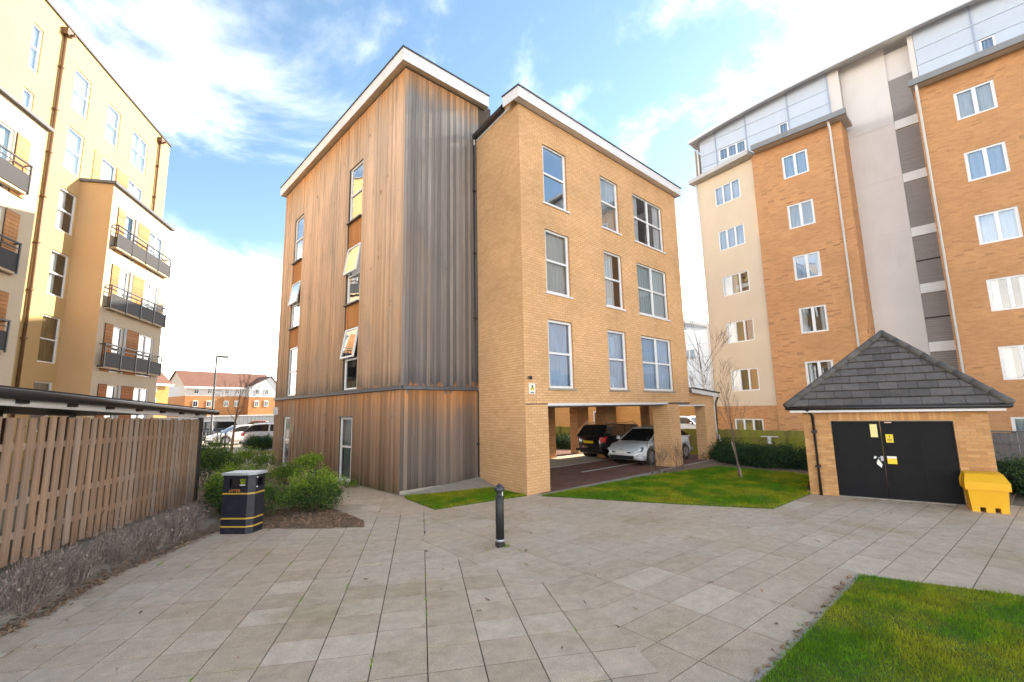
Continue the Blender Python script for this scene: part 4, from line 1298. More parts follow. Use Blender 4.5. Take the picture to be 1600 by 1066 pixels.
# recessed render stair wall with louvred column and white spandrels
zr = [-.7, 2.0, 4.78, 7.48, 10.18, 12.88, 15.6, 19.9]
mb = MB(FR_)
for i in range(len(zr) - 1): mb.box(-4.04 + .003, -2.21, 1.40, 1.6, zr[i] + .012, zr[i + 1] - .012, 'k')
mb.box(-2.21, -1.30, 1.48, 1.6, -.7, 19.3, 'k'); mb.box(-4.04, -2.212, 1.415, 1.5, -.7, 19.3, 'k'); mb.box(-4.56, -4.04, 1.0, 1.3, 16.2, 19.4); mb.box(-1.29, -1.09, 1.0, 1.3, 16.2, 19.4)
mb.build('stair_wall', M['render_grey'], rb)
for z0, z1 in ((15.66, 17.85), (12.95, 15.17), (10.26, 12.46), (7.56, 9.80), (4.88, 7.14), (2.15, 4.46), (-.5, 1.75)):
    mb = MB(FR_); n = int((z1 - z0) / .105)
    for i in range(n):
        za = z0 + (z1 - z0) * i / n; h = (z1 - z0) / n
        mb.box(-2.20, -1.30, 1.43, 1.475, za + .006, za + h - .003)
    lv = mb.build('louvre', M['louvre'], rb)
    if z0 < 10: MB(FR_).box(-2.20, -1.30, 1.42, 1.43, z0 + (z1 - z0) * .47, z0 + (z1 - z0) * .5).build('louvre_gap', M['dark_room'], lv)
    MB(FR_).box(-2.20, -1.30, 1.36, 1.47, z0 - .44, z0 - .01).build('spandrel', M['spandrel'], rb)
# metal clad top storey, panels between trims
CY_ = [(-11.45, -10.47), (-10.45, -8.70), (-8.68, -6.48), (-6.46, -4.57), (-1.08, 0.81), (0.83, 3.0), (3.02, 5.2), (5.22, 8.9)]


def roof_z(Y):
    return 19.36 - 0.0052 * (Y - 1.6) ** 2 if Y < 7 else 19.36 - .0052 * 29.2 - 0.062 * (Y - 7) - .012 * (Y - 7) ** 2


cwin = {1: (-10.33, -8.75, 17.05, 17.66), 2: (-7.0, -6.5, 17.15, 17.72), 5: (.93, 1.42, 17.12, 17.64)}
for k, (a, b) in enumerate(CY_):
    zt_ = roof_z(-(a + b) / 2) + .18
    cw = cwin.get(k)
    for z0, z1 in ((16.1, 16.98), (17.0, 17.74), (17.76, 18.52), (18.54, zt_)):
        if z1 - z0 < .1: continue
        sp_ = [(a, b)]
        if cw and z0 < cw[2] + .3 < z1 + .01 and z0 > 16.5: sp_ = [(a, cw[0]), (cw[1], b)]
        for p, q in sp_:
            if q - p > .04: MB(FR_).box(p + .006, q - .006, 1.0, 1.06, z0, z1).build('cladding_panel', M['cladding'], rb)
    MB(FR_).box(b - .015, b + .045, .96, 1.02, 16.1, zt_).build('cladding_trim', M['cladding_trim'], rb)
    if cw:
        window(rb, FR_, cw[0], cw[1], 17.0, 17.73, 3 if cw[1] - cw[0] > 1 else 1, (), rec=.02, y=1.0, fw=.055, curtain='curtain_blue', room=rooms)
build_rooms(rb, rooms, .7, 'mid_room')
MB(FR_).box(-11.45, -4.57, 1.12, 1.4, 16.0, 18.3).box(-1.08, 8.9, 1.12, 1.4, 16.0, 18.3).build('top_storey_core', M['cladding_trim'], rb)
# flat canopies over the brick parts
cp = MB(FR_); cp.box(-8.0, -3.74, -.5, 1.05, 16.06, 16.24); cp.build('canopy', M['soffit'], rb)
cp = MB(FR_); cp.box(-8.0, -3.70, -.62, -.5, 16.02, 16.30); cp.build('gutter', M['post_grey'], rb)
cp = MB(FR_); cp.box(-1.36, 9.0, -.5, 1.05, 16.11, 16.27); cp.build('canopy', M['soffit'], rb)
cp = MB(FR_); cp.box(-1.40, 9.0, -.62, -.5, 16.06, 16.33); cp.build('gutter', M['post_grey'], rb)
cp = MB(FE); cp.prism([(-.3, -.45), (EL + .1, -.62), (EL + .1, 1.2), (-.3, 1.2)], 15.98, 16.22); cp.build('canopy', M['soffit'], rb)
# curved roof: strips following the arc
ys = np.linspace(11.9, -9, 24)
rm = MB()
for Ya, Yb in zip(ys[:-1], ys[1:]):
    za, zb = roof_z(Ya), roof_z(Yb)
    e0, e1 = 26.65, 27.4
    rm.poly((e0, Ya, za), (e0, Yb, zb), (e1, Yb, zb + .26), (e1, Ya, za + .26))
ro = rm.build('roof_soffit', M['soffit'], rb, True)
rm = MB()
for Ya, Yb in zip(ys[:-1], ys[1:]):
    za, zb = roof_z(Ya), roof_z(Yb)
    rm.poly((26.6, Ya, za), (26.6, Ya, za + .20), (26.6, Yb, zb + .20), (26.6, Yb, zb)); rm.poly((26.6, Ya, za), (26.6, Yb, zb), (26.66, Yb, zb), (26.66, Ya, za))
    rm.poly((26.6, Ya, za + .20), (40, Ya, za + 1.5), (40, Yb, zb + 1.5), (26.6, Yb, zb + .20))
za = roof_z(ys[0]); rm.poly((26.6, ys[0], za), (40, ys[0], za), (40, ys[0], za + 1.5), (26.6, ys[0], za + .20))
rm.build('roof', M['roof_edge'], rb)
for Y, x in ((4.50, RX - .06), (1.18, RX - .06)):
    gutter_pipe(rb, [(x - .42, Y - .02, 16.1), (x, Y, 15.75), (x, Y, -.5)], 'white_upvc', .052)
gutter_pipe(rb, [(26.95, 11.76, 15.9), (26.93, 11.78, -.5)], 'white_upvc', .05)
gutter_pipe(rb, [(27.15, 11.6, 18.3), (27.15, 11.6, 16.2)], 'white_upvc', .05)

# ------------------------------------------------------------------ buildings behind
bb = thing('brick_apartment_block', 'orange brick building seen through the undercroft beyond the green fence', 'building', (28.0, 25, -.6))
mb = MB(); mb.box(28.0, 35, 20.0, 36, -.7, 21.0).box(28.6, 30.2, 17.3, 20.0, -.7, 13.5); mb.build('wall', M['brick_back'], bb)
mb = MB(); mb.box(35.0, 35.08, 20.0, 36, -.65, 20.9).box(30.2, 30.28, 17.3, 19.99, -.65, 13.4); mb.build('bounce_sheet', M['panel_pale'], bb)  # unseen pale sheet added to keep orange bounce off the white building
FK = frame(28.0, 0, -90)
for u in (-23.5, -27, -31, -34):
    for z in (3.2, 6.0, 8.8, 11.6, 14.4, 17.2):
        window(bb, FK, u, u + 1.2, z, z + 1.3, 2, (), rec=-.03, fw=.08)
window(bb, FK, -21.3, -20.5, .9, 2.0, 1, (), rec=-.03, fw=.08)
wb = thing('white_clad_building', 'white panelled building with a curved roof glimpsed between the brick block and the tower block', 'building', (40.0, 18.5, -.6))
FW_ = frame(41.0, 0, -90)
mb = MB(FW_)
for i in range(4):
    for j in range(5):
        mb.box(-30 + i * 3.2 + .03, -30 + (i + 1) * 3.2 - .03, 0, .3, 2.9 + j * 1.25 + .02, 2.9 + (j + 1) * 1.25 - .02)
mb.build('cladding_panel', plain('panel_white', (0.78, 0.85, 0.94), .5, namt=.04), wb, kind='stuff')
mb = MB(FW_); mb.box(-30, -17.3, .05, 9, 2.6, 9.2); mb.build('wall', M['cladding'], wb)
mb = MB(FW_); mb.box(-30, -17.2, .02, 9, -.7, 2.6); mb.build('brick_base', M['brick_back'], wb)
mb = MB(FW_)
pr_ = [(-30, 11.1), (-27, 11.05), (-24, 10.8), (-21, 10.3), (-19, 9.75), (-17.0, 9.0)]
for (a, za), (b, zb) in zip(pr_[:-1], pr_[1:]): mb.slab([(a, za), (b, zb), (b, zb + .3), (a, za + .3)], -.7, 9)
mb.build('roof', M['roof_edge'], wb)
window(wb, FW_, -20.4, -19.2, 6.5, 7.5, 2, (), rec=-.03, fw=.08)


def house(label, x, y, deg, L_, dep, zb, ze, zr_, wmat, umat, wins, wing=.4):
    h = thing('brick_house', label, 'house', (x, y, 0))
    F = frame(x, y, deg)
    mb = MB(F); mb.box(0, L_, 0, dep, -.2, zb); mb.build('wall', M[wmat], h)
    mb = MB(F); mb.box(0, L_, -.02, dep, zb, ze); mb.build('upper_wall', M[umat], h)
    g = MB(F)
    g.f.append([g.pt(p) for p in ((0, 0, ze), (0, dep, ze), (0, dep / 2, zr_))][::-1]); g.f.append([g.pt(p) for p in ((L_, 0, ze), (L_, dep, ze), (L_, dep / 2, zr_))])
    g.build('gable', M['house_cream'], h)
    r_ = MB(F)
    for s_, y0 in ((1, -.5), (-1, dep + .5)):
        r_.poly((-.3, y0, ze - .25), (L_ + .3, y0, ze - .25), (L_ + .3, dep / 2, zr_ + .1), (-.3, dep / 2, zr_ + .1))
    r_.build('roof', M['tile_far'], h)
    MB(F).box(-.3, L_ + .3, -.55, -.42, ze - .45, ze - .15).build('gutter', M['white_upvc'], h)
    for u, z in wins:
        w_ = MB(F).box(u - wing, u + wing, -.10, .0, z - .5, z + .5).build('window', M['white_upvc'], h)
        for q in (-.8 * wing, .08 * wing): MB(F).box(u + q, u + q + .72 * wing, -.115, -.102, z - .4, z + .4).build('pane', M['car_glass'], w_)
    return h, F


hw = [(u, z) for u in (1.45, 3.35, 5.9, 7.5) for z in (6.15, 4.1)]
h1, HF = house('long terrace of orange brick and white render under a brown roof beyond the car park', 11.45, 87.2, 11, 13.8, 8.5, 5.35, 6.95, 9.5, 'brick_house', 'house_white', hw, .36)
gw = MB(HF); gw.box(8.9, 14.0, -1.2, 7, -.2, 5.2); gw.build('wing_wall', M['brick_house'], h1)
gw = MB(HF); gw.box(8.88, 14.02, -1.22, 7, 5.2, 6.9); gw.slab([(8.88, 6.9), (14.02, 6.9), (12.4, 8.75)], -1.22, 4); gw.build('wing_upper_wall', M['house_white'], h1)
gr = MB(HF)
gr.poly((8.6, -1.5, 6.72), (12.4, -1.5, 8.95), (12.4, 5, 8.95), (8.6, 5, 6.72)); gr.poly((14.3, -1.5, 6.72), (14.3, 5, 6.72), (12.4, 5, 8.95), (12.4, -1.5, 8.95)); gr.build('wing_roof', M['tile_far'], h1)
for u, z in ((10.2, 6.1), (11.8, 6.1), (10.2, 4.1), (11.8, 4.1)):
    w_ = MB(HF).box(u - .36, u + .36, -1.32, -1.23, z - .5, z + .5).build('window', M['white_upvc'], h1)
    for q in (-.28, .03): MB(HF).box(u + q, u + q + .25, -1.335, -1.322, z - .4, z + .4).build('pane', M['car_glass'], w_)
MB(HF).box(-.05, 14.1, -1.4, -1.25, -.2, 2.2).build('ground_storey', M['house_white'], h1)
house('yellow brick house with a steep brown roof beside the end of the rendered apartment building', 8.5 - 9 * math.cos(R(26)), 79.4 - 9 * math.sin(R(26)), 26, 9, 9, 6.7, 6.8, 9.9, 'brick_house_yellow', 'brick_house_yellow', [(7.0, 6.1), (7.0, 4.2), (2.5, 6.1), (2.5, 4.2)], .4)
#PART5

# ------------------------------------------------------------------ small brick garage
gp = (13.65, 3.71); GA = -78.87
ga = thing('brick_garage', 'small orange brick garage with black double doors and a grey hipped tile roof', 'garage', (*gp, 0))
FG = frame(*gp, GA); GL = 3.40; GD = 3.0
doorh = [(0.585, 2.83, -1, 1.81)]
mb = MB(FG); wall(mb, 0, GL, 0, 2.03, doorh, rev=.09)
for u, e in ((0, 1), (GL, 0)):
    q = [(u, GD, 0), (u, 0, 0), (u, 0, 2.03), (u, GD, 2.03)]
    mb.poly(*(q if e else q[::-1]))
mb.build('wall', M['mortar_garage'], ga)
gb = []
lay_bricks(FG, 0, GL, 0, 1.83, doorh, bl=.205, ch=.0685, j=.011, out=gb)
# soldier course over the doors, stretchers either side of it
n = int(GL / .0685)
for i in range(n):
    a = GL * i / n + .005; b = GL * (i + 1) / n - .005
    if .5 < (a + b) / 2 < 2.93: gb.append((FG, a, b, -.006 + random.uniform(-.002, .002), .02, 1.83, 2.025))
for k in range(3):
    for a0, a1 in ((0, .5), (2.93, GL)):
        m_ = .2 if k % 2 else .1
        for p, q in ((a0, a0 + m_), (a0 + m_, min(a0 + m_ + .2, a1)), (min(a0 + m_ + .2, a1), a1)):
            if q - p > .03: gb.append((FG, p + .005, q - .005, -.006, .02, 1.83 + k * .065 + .004, 1.83 + (k + 1) * .065 - .004))
lay_bricks(frame(*(FG @ Vector((0, GD, 0))).xy, GA - 90), 0, GD, 0, 2.0, (), bl=.205, ch=.0685, out=gb)
make_bricks(ga, gb, M['brick_garage'])
# black double doors with pressed panels
for a, b in ((0.59, 1.545), (1.55, 2.825)):
    d = MB(FG); d.box(a + .004, b - .004, .05, .09, 0.02, 1.805)
    dl = d.build('door_leaf', M['door_black'], ga)
    w_ = (b - a)
    for z0, z1 in ((.22, .78), (.98, 1.62)):
        for p, q in ((a + w_ * .10, a + w_ * .46), (a + w_ * .54, a + w_ * .90)):
            MB(FG).box(p, q, .043, .0499, z0, z1).build('door_panel', M['door_panel'], dl)
hdl = MB(FG); hdl.box(1.48, 1.53, .03, .05, .88, .99).tube([(1.505, .03, .95), (1.505, -.01, .95), (1.43, -.01, .955)], .012, 6)
hdl.build('handle', M['galvanised'], ga)
MB(FG).box(.585, 2.83, -.02, .3, -.02, .018).build('door_sill', M['concrete'], ga)
# eaves, gutter, hipped roof of separate tiles
oh = .30
MB(FG).box(-oh + .07, GL + oh - .08, -oh + .07, GD + oh, 2.03, 2.045).build('soffit', M['white_paint'], ga)
fs = MB(FG); fs.box(-oh + .06, GL + oh - .07, -oh + .05, -oh + .07, 2.03, 2.115); fs.box(-oh + .05, -oh + .065, -oh + .07, GD + oh, 2.03, 2.115); fs.box(GL + oh - .07, GL + oh - .055, -oh + .07, GD + oh, 2.03, 2.115); fs.build('fascia', M['white_paint'], ga)
gt = MB(FG); gt.tube([(-oh, -oh, 2.135), (GL + oh, -oh, 2.135)], .048, 8); gt.tube([(-oh, -oh, 2.135), (-oh, GD, 2.135)], .048, 8); gt.tube([(GL + oh, -oh, 2.135), (GL + oh, GD, 2.135)], .048, 8)
gt.build('gutter', M['black_plastic'], ga, True)
gutter_pipe(ga, [FG @ Vector(p) for p in ((.12, -oh + .03, 2.1), (.22, -.06, 1.94), (.22, -.06, 0.0))], 'black_plastic', .034, brackets=[FG @ Vector((.22, -.05, z)) for z in (1.55, .7)])
EV0, EV1, EZ = -oh - .02, GL + oh + .02, 2.16
AP = Vector((1.90, 1.50, 4.02)); RG = Vector((1.90, 3.0, 4.02))        # apex of the front hip, ridge running back
core = MB(FG)
cz = EZ - .05
core.poly((EV0 + .1, -oh + .1, cz), (EV1 - .1, -oh + .1, cz), (AP.x, AP.y, AP.z - .06))
core.poly((EV0 + .1, GD + 1.5, cz), (EV0 + .1, -oh + .1, cz), (AP.x, AP.y, AP.z - .06), (RG.x, GD + 1.5, RG.z - .06))
core.poly((EV1 - .1, -oh + .1, cz), (EV1 - .1, GD + 1.5, cz), (RG.x, GD + 1.5, RG.z - .06), (AP.x, AP.y, AP.z - .06))
core.build('roof_deck', M['dark_room'], ga)
nrow = 10
ly = AP.y + oh; lz = AP.z - EZ


def tile(par, F, p):
    """flat tile polygon (list of 3-D points, bottom edge first) with thickness"""
    P = [Vector(x) for x in p]
    nrm = (P[1] - P[0]).cross(P[-1] - P[0]).normalized()
    if nrm.z < 0: nrm = -nrm
    mb = MB(F); n = len(P); i = 0
    top = [mb.pt(x) for x in P]; bot = [mb.pt(x - nrm * .03) for x in P]
    mb.f.append(top); mb.f.append(bot[::-1])
    for k in range(n): mb.f.append([top[(k + 1) % n], top[k], bot[k], bot[(k + 1) % n]])
    return mb.build('roof_tile', M['tile_grey'], par)


for r in range(nrow):
    t0, t1 = r / nrow, (r + 1) / nrow
    uL = lambda t: EV0 + (AP.x - EV0) * t
    uR = lambda t: EV1 + (AP.x - EV1) * t
    # each course laps over the one below: its tail is lifted
    Pt = lambda u, t, lift: (u, -oh + ly * t, EZ + lz * t + lift)
    tw = .36; off = 0 if r % 2 else tw / 2
    k = math.floor((uL(t0) - off) / tw)
    while True:
        a = max(off + k * tw + .004, uL(t0)); b = min(off + (k + 1) * tw - .004, uR(t0)); k += 1
        if a >= uR(t0): break
        if b - a < .02: continue
        a1, b1 = max(a, uL(t1)), min(b, uR(t1))
        if b1 - a1 < .01:
            m_ = min(max((a + b) / 2, uL(t1)), uR(t1)); poly = [Pt(a, t0, .045), Pt(b, t0, .045), Pt(m_, t1, .012)]
        else:
            poly = [Pt(a, t0, .045), Pt(b, t0, .045), Pt(b1, t1, .012), Pt(a1, t1, .012)]
        tile(ga, FG, poly)
# side slopes: courses as long strips of tile
for side in (0, 1):
    e = EV0 if side == 0 else EV1
    sm = MB(FG)
    for r in range(nrow):
        t0, t1 = r / nrow, (r + 1) / nrow
        y0, y1 = -oh + ly * t0, -oh + ly * t1
        x0, x1 = e + (AP.x - e) * t0, e + (AP.x - e) * t1
        z0, z1 = EZ + lz * t0, EZ + lz * t1
        yy = y0
        while yy < GD + .8:
            y2 = min(yy + .35, GD + .8)
            sm.poly((x0, yy, z0 + .045), (x0, y2 - .006, z0 + .045), (x1, y2 - .006, z1 + .01), (x1, max(yy, y1), z1 + .01))
            sm.poly((x0, yy, z0), (x0, y2, z0), (x0, y2, z0 + .045), (x0, yy, z0 + .045))
            yy = y2
    sm.build('side_tiles', M['tile_grey'], ga, kind='stuff')
# hip caps, lapped half rounds
for e in (EV0, EV1):
    a = Vector((e, -oh, EZ + .03)); d = AP + Vector((0, 0, .05)) - a; n_ = 8
    for i in range(n_):
        p, q = a + d * (i / n_), a + d * ((i + 1.06) / n_)
        MB(FG).tube([p, q], [.088, .078], 10).build('hip_tile', M['tile_grey'], ga, True)
MB(FG).tube([AP + Vector((0, -.06, .05)), RG + Vector((0, .8, .05))], .085, 10).build('ridge_tile', M['tile_grey'], ga, True)

# notices on the doors
yl = tag(MB(FG).box(1.35, 1.485, .030, .0425, 1.43, 1.735).build('sign', M['sign_pale'], None), 'tall pale yellow notice at the top of the left black garage door', 'sign', 'notices on the garage doors')
s2 = thing('sign', 'square yellow warning notice with a black symbol on the right black garage door', 'sign', tuple(FG @ Vector((1.69, .04, 1.4))), 'notices on the garage doors')
MB(FG).box(1.625, 1.76, .030, .0425, 1.31, 1.50).build('board', M['sign_yellow'], s2)
b_ = MB(FG); b_.slab([(1.688, 1.455), (1.70, 1.475), (1.705, 1.452), (1.715, 1.452), (1.69, 1.405), (1.695, 1.432), (1.68, 1.432)], .026, .0295).box(1.645, 1.74, .026, .0295, 1.375, 1.388).box(1.655, 1.73, .026, .0295, 1.345, 1.356)
b_.build('symbol', M['sign_dark'], s2)
s3 = thing('sign', 'wide yellow notice with a white top band below the square yellow one on the garage', 'sign', tuple(FG @ Vector((1.68, .04, .9))), 'notices on the garage doors')
MB(FG).box(1.60, 1.775, .030, .0425, .82, .945).build('board', M['sign_yellow'], s3); MB(FG).box(1.60, 1.775, .0285, .0425, .946, .995).build('band', M['sign_white'], s3)
wp = MB(FG); wp.slab([(1.395, .84), (1.43, .925), (1.50, .80), (1.475, .72), (1.40, .80)], .03, .042).slab([(1.345, .93), (1.37, .99), (1.415, .97), (1.38, .925)], .03, .042)
tag(wp.build('paper_notice', M['sign_white'], None), 'torn white paper hanging by the handle of the left black garage door', 'paper')
tag(MB(FG).box(1.635, 1.765, .030, .0425, 1.765, 1.79).build('label', plain('label_pink', (.7, .5, .42), .5), None), 'thin pinkish strip label at the very top of the black garage doors', 'label')

# ------------------------------------------------------------------ yellow grit bin
gbn = thing('grit_bin', 'bright yellow plastic grit bin with a sloping lid beside the brick garage', 'grit bin', tuple(FG @ Vector((3.1, -.55, 0))))
Fg = FG @ Matrix.Translation((2.80, -.66, 0))
W_ = .60; Dp = .50
b = MB(Fg)
bot = [(.028, .03), (W_ - .028, .03), (W_ - .028, Dp - .03), (.028, Dp - .03)]; top_ = [(.0, .0), (W_, .0), (W_, Dp), (.0, Dp)]
i0 = len(b.v)
for p in bot: b.pt((p[0], p[1], .10))
for p in top_: b.pt((p[0], p[1], .47))
for k in range(4): b.f.append([i0 + k, i0 + (k + 1) % 4, i0 + 4 + (k + 1) % 4, i0 + 4 + k])
b.f.append([i0 + 3, i0 + 2, i0 + 1, i0]); b.f.append([i0 + 4, i0 + 5, i0 + 6, i0 + 7])
body = b.build('body', M['yellow_plastic'], gbn)
for x0, x1 in ((.03, .15), (.235, .365), (.45, .57)):
    MB(Fg).box(x0, x1, .035, Dp - .035, 0.0, .105).build('foot', M['yellow_plastic'], gbn)
l = MB(Fg)
l.F = Fg @ Matrix.Translation((-.035, 0, 0)); W2 = W_ + .07
prof = [(-.035, .44), (-.04, .60), (.14, .745), (Dp - .02, .765), (Dp + .03, .60), (Dp + .03, .44)]
i0 = len(l.v)
for (y, z) in prof: l.pt((0, y, z))
for (y, z) in prof:
    inset = .05 if z > .7 else 0.0
    l.pt((W2 - inset, y, z))
for k in range(6):
    if l.v and prof[k][1] > .7:
        v = Vector((.05 if True else 0, prof[k][0], prof[k][1])); l.v[i0 + k] = tuple(l.F @ v)
n = 6
l.f.append([i0 + k for k in range(n)]); l.f.append([i0 + n + k for k in reversed(range(n))])
for k in range(n): l.f.append([i0 + (k + 1) % n, i0 + k, i0 + n + k, i0 + n + (k + 1) % n])
l.build('lid', M['yellow_plastic'], gbn)
MB(Fg).box(.05, W_ - .05, -.05, -.036, .455, .475).build('lid_lip', M['yellow_plastic'], gbn)

# ------------------------------------------------------------------ bollard
bo = thing('bollard', 'single black metal bollard with a domed cap standing on the paving', 'bollard', (5.29, 6.07, 0))
c = (5.29, 6.07, 0)
MB().lathe(c, [(.071, .11), (.071, .795), (.066, .80), (.050, .805), (.050, .86), (.050, .90), (.062, .905)], 24).build('post', M['bollard'], bo, True)
MB().lathe(c, [(.058, .893), (.083, .897), (.087, .915), (.083, .945), (.066, .975), (.045, .988), (.028, .992), (.026, 1.003), (.010, 1.008), (.001, 1.008)], 24).build('cap', M['bollard_cap'], bo, True)
MB().lathe(c, [(.074, .085), (.077, .09), (.077, .115), (.074, .12)], 24).build('collar', M['galvanised'], bo, True)
bs_ = MB(); bs_.lathe(c, [(.066, -.01), (.064, .085)], 20)
for k in range(4):
    a = R(20 + 90 * k); bs_.prism([(c[0] + .05 * math.cos(a) - .02 * math.sin(a), c[1] + .05 * math.sin(a) + .02 * math.cos(a)), (c[0] + .085 * math.cos(a) - .015 * math.sin(a), c[1] + .085 * math.sin(a) + .015 * math.cos(a)),
                                          (c[0] + .085 * math.cos(a) + .015 * math.sin(a), c[1] + .085 * math.sin(a) - .015 * math.cos(a)), (c[0] + .05 * math.cos(a) + .02 * math.sin(a), c[1] + .05 * math.sin(a) - .02 * math.cos(a))], 0, .07)
bs_.build('base', M['bollard'], bo)
rfx = MB(Matrix.Translation(c) @ Matrix.Rotation(R(-112 + 70), 4, 'Z')); rfx.box(.044, .058, -.022, .022, .812, .885); rfx.build('reflector', M['sign_white'], bo)

# ------------------------------------------------------------------ litter bin
def text_mb(body, size, F, name, mat, par, ext=.004):
    cu = bpy.data.curves.new('text', 'FONT'); cu.body = body; cu.size = size; cu.extrude = ext; cu.align_x = 'CENTER'
    to = bpy.data.objects.new('text', cu); COL.objects.link(to)
    dg = bpy.context.evaluated_depsgraph_get()
    me = bpy.data.meshes.new_from_object(to.evaluated_get(dg))
    bpy.data.objects.remove(to)
    Mx = F @ Matrix.Rotation(R(90), 4, 'X')
    me.transform(Mx); me.transform(Matrix.Translation(-BASE[par.name]))
    me.materials.clear(); me.materials.append(M[mat])
    o = bpy.data.objects.new(name, me); return link(o, par)


lbn = thing('litter_bin', 'black and gold litter bin with a grey lid at the corner of the planting bed', 'litter bin', (2.45, 10.5, 0))
FN = frame(2.12, 10.58, -47.0)
FNb = FN
poly = [(0, 0), (.50, 0), (.60, .09), (.60, .38), (0, .38)]
bz = 1.09
MB(FNb).prism(poly, 0.0, .80).build('body', M['bin_navy'], lbn)
# hood with posting slots on the front and the side
hd = MB(FNb)
hd.box(0, .12, 0, .02, .80, bz).box(.45, .50, 0, .02, .80, bz).box(.12, .45, 0, .02, .80, .86).box(.12, .45, 0, .02, 1.02, bz)
hd.prism([(.50, 0), (.60, .09), (.585, .105), (.485, .02)], .80, bz)
hd.box(.58, .60, .09, .15, .80, bz).box(.58, .60, .32, .38, .80, bz).box(.58, .60, .15, .32, .80, .86).box(.58, .60, .15, .32, 1.02, bz)
hd.box(0, .02, .02, .38, .80, bz).box(.02, .58, .36, .38, .80, bz)
hd.build('hood', M['bin_navy'], lbn)
MB(FNb).prism([(.03, .03), (.48, .03), (.57, .11), (.57, .35), (.03, .35)], .801, .82).build('liner_rim', M['black_plastic'], lbn)
MB(FNb).box(.12, .45, .06, .07, .86, 1.02).build('slot_shadow_plate', M['black_plastic'], lbn)
MB(FNb).prism([(-.025, -.03), (.515, -.03), (.63, .075), (.63, .41), (-.025, .41)], bz + .001, bz + .045).build('lid', M['bin_lid'], lbn)
for z in (.745, .285, .135):
    bd = MB(FNb); bd.box(.0, .50, -.006, 0, z - .014, z + .014)
    bd.prism([(.50, -.006), (.606, .088), (.60, .09), (.50, 0)], z - .014, z + .014); bd.box(.60, .606, .09, .38, z - .014, z + .014)
    bd.build('gold_band', M['gold'], lbn)
text_mb('LITTER', .075, FNb @ Matrix.Translation((.24, -.004, .775)), 'lettering', 'orange_print', lbn, .002)
st = MB(FNb); st.box(.30, .43, .052, .0595, .885, .905); st.build('sticker', M['sign_white'], lbn)
st = MB(FNb)
for k, (x, z) in enumerate(((.315, .99), (.345, 1.0), (.375, .985), (.405, .995), (.325, .95), (.36, .945), (.40, .95), (.34, .925), (.385, .925))):
    st.box(x - .012, x + .012, .052, .0595, z - .014, z + .014)
st.build('sticker', M['sign_green'], lbn)
for z in (.86, 1.04): MB(FNb).box(.601, .612, .11, .135, z - .012, z + .012).build('rivet', M['sign_white'], lbn)
#PART6

# ------------------------------------------------------------------ picket fence and the canopy over the store behind it
fe = thing('picket_fence', 'brown hit and miss timber picket fence along the dried lavender strip', 'fence', (2.33, 15.0, 0))
ftop = lambda u: 2.155 - u * .0195
pitch = .212
n = int(9.6 / pitch)
for i in range(n):
    u = -.10 - i * pitch
    o = piece('picket', M['picket'], fe, FF, u - .062, u + .062, -.022, .0, fence_z(u) + random.uniform(-.02, .03), ftop(u) + random.uniform(-.025, .012), True)
    o.rotation_euler[1] = random.uniform(-.006, .006)
    piece('back_picket', M['picket_back'], fe, FF, u - .062 - pitch / 2, u + .062 - pitch / 2, .046, .066, fence_z(u) + .02, ftop(u) - .02, True)
for h in (.47, 1.02, 1.75):
    rl = MB(FF)
    for k in range(6):
        a, b = -9.7 + k * 1.62, -9.7 + (k + 1) * 1.62 - .004
        za, zb = ftop(a) - 2.15 + h, ftop(b) - 2.15 + h
        if h == .47: za += .14 * min(1, -a / 7); zb += .14 * min(1, -b / 7)
        rl.slab([(a, za - .045), (min(b, 0.05), zb - .045), (min(b, .05), zb + .045), (a, za + .045)], .001, .045)
    rl.build('rail', M['picket'], fe)
pm = MB(FF); pm.box(0.0, .10, -.03, .09, -.02, 2.15); pm.build('end_post', M['dark_metal'], fe)
hb = MB(FF); hb.box(-.03, .12, -.045, -.03, 1.70, 1.75).box(-.03, .12, -.045, -.03, .5, .55); hb.build('hinge_plate', M['dark_metal'], fe)

ca = thing('canopy', 'low flat canopy with a dark roof edge and pale grey fascia over the picket fence', 'canopy', tuple(FF @ Vector((0, .6, 0))))
ctop = lambda u: 2.42 - (u - .7) * .030
cbot = lambda u: 2.18 - u * .033
cm = MB(FF); cm.slab([(-12, ctop(-12) - .14), (.68, ctop(.68) - .12), (.68, ctop(.68)), (-12, ctop(-12))], -.16, 3.2); cm.build('roof', M['dark_metal'], ca)
cm = MB(FF); cm.slab([(-12, cbot(-12) + .005), (.22, cbot(.22) + .005), (.22, ctop(.22) - .135), (-12, ctop(-12) - .16)], -.10, -.04); cm.build('fascia', M['grey_fascia'], ca)
cm = MB(FF); cm.tube([(-12, -.205, ctop(-12) - .09), (.75, -.205, ctop(.75) - .10)], .065, 8); cm.build('gutter', M['black_plastic'], ca, True)
for k in range(10):
    u = -.55 - k * 1.06
    cm = MB(FF); cm.box(u - .09, u + .09, -.15, -.101, ctop(u) - .20, ctop(u) - .10); cm.build('bracket', M['black_plastic'], ca)
cm = MB(FF); cm.box(.18, .28, -.02, .08, -.02, ctop(.2) - .1); cm.build('post', M['dark_metal'], ca)
for k in range(5):
    u = -.3 - k * 2.4
    MB(FF).box(u - .05, u + .05, 2.6, 2.7, 0, 2.4).build('post', M['dark_metal'], ca)
for k in range(11):
    u = -.2 - k * 1.0
    if k % 3 == 1: continue
    MB(FF).box(u - .9, u - .05, 2.72, 2.76, .1, 2.28).build('rear_board_panel', M['picket_back'], ca)
cb = MB(FF); cb.tube([(-1.2, .2, 2.12), (-.9, .1, 2.06), (-.55, .05, 2.05), (-.2, .02, 2.02), (.02, -.03, 1.95)], .012, 5); cb.build('cable', M['black_plastic'], ca)

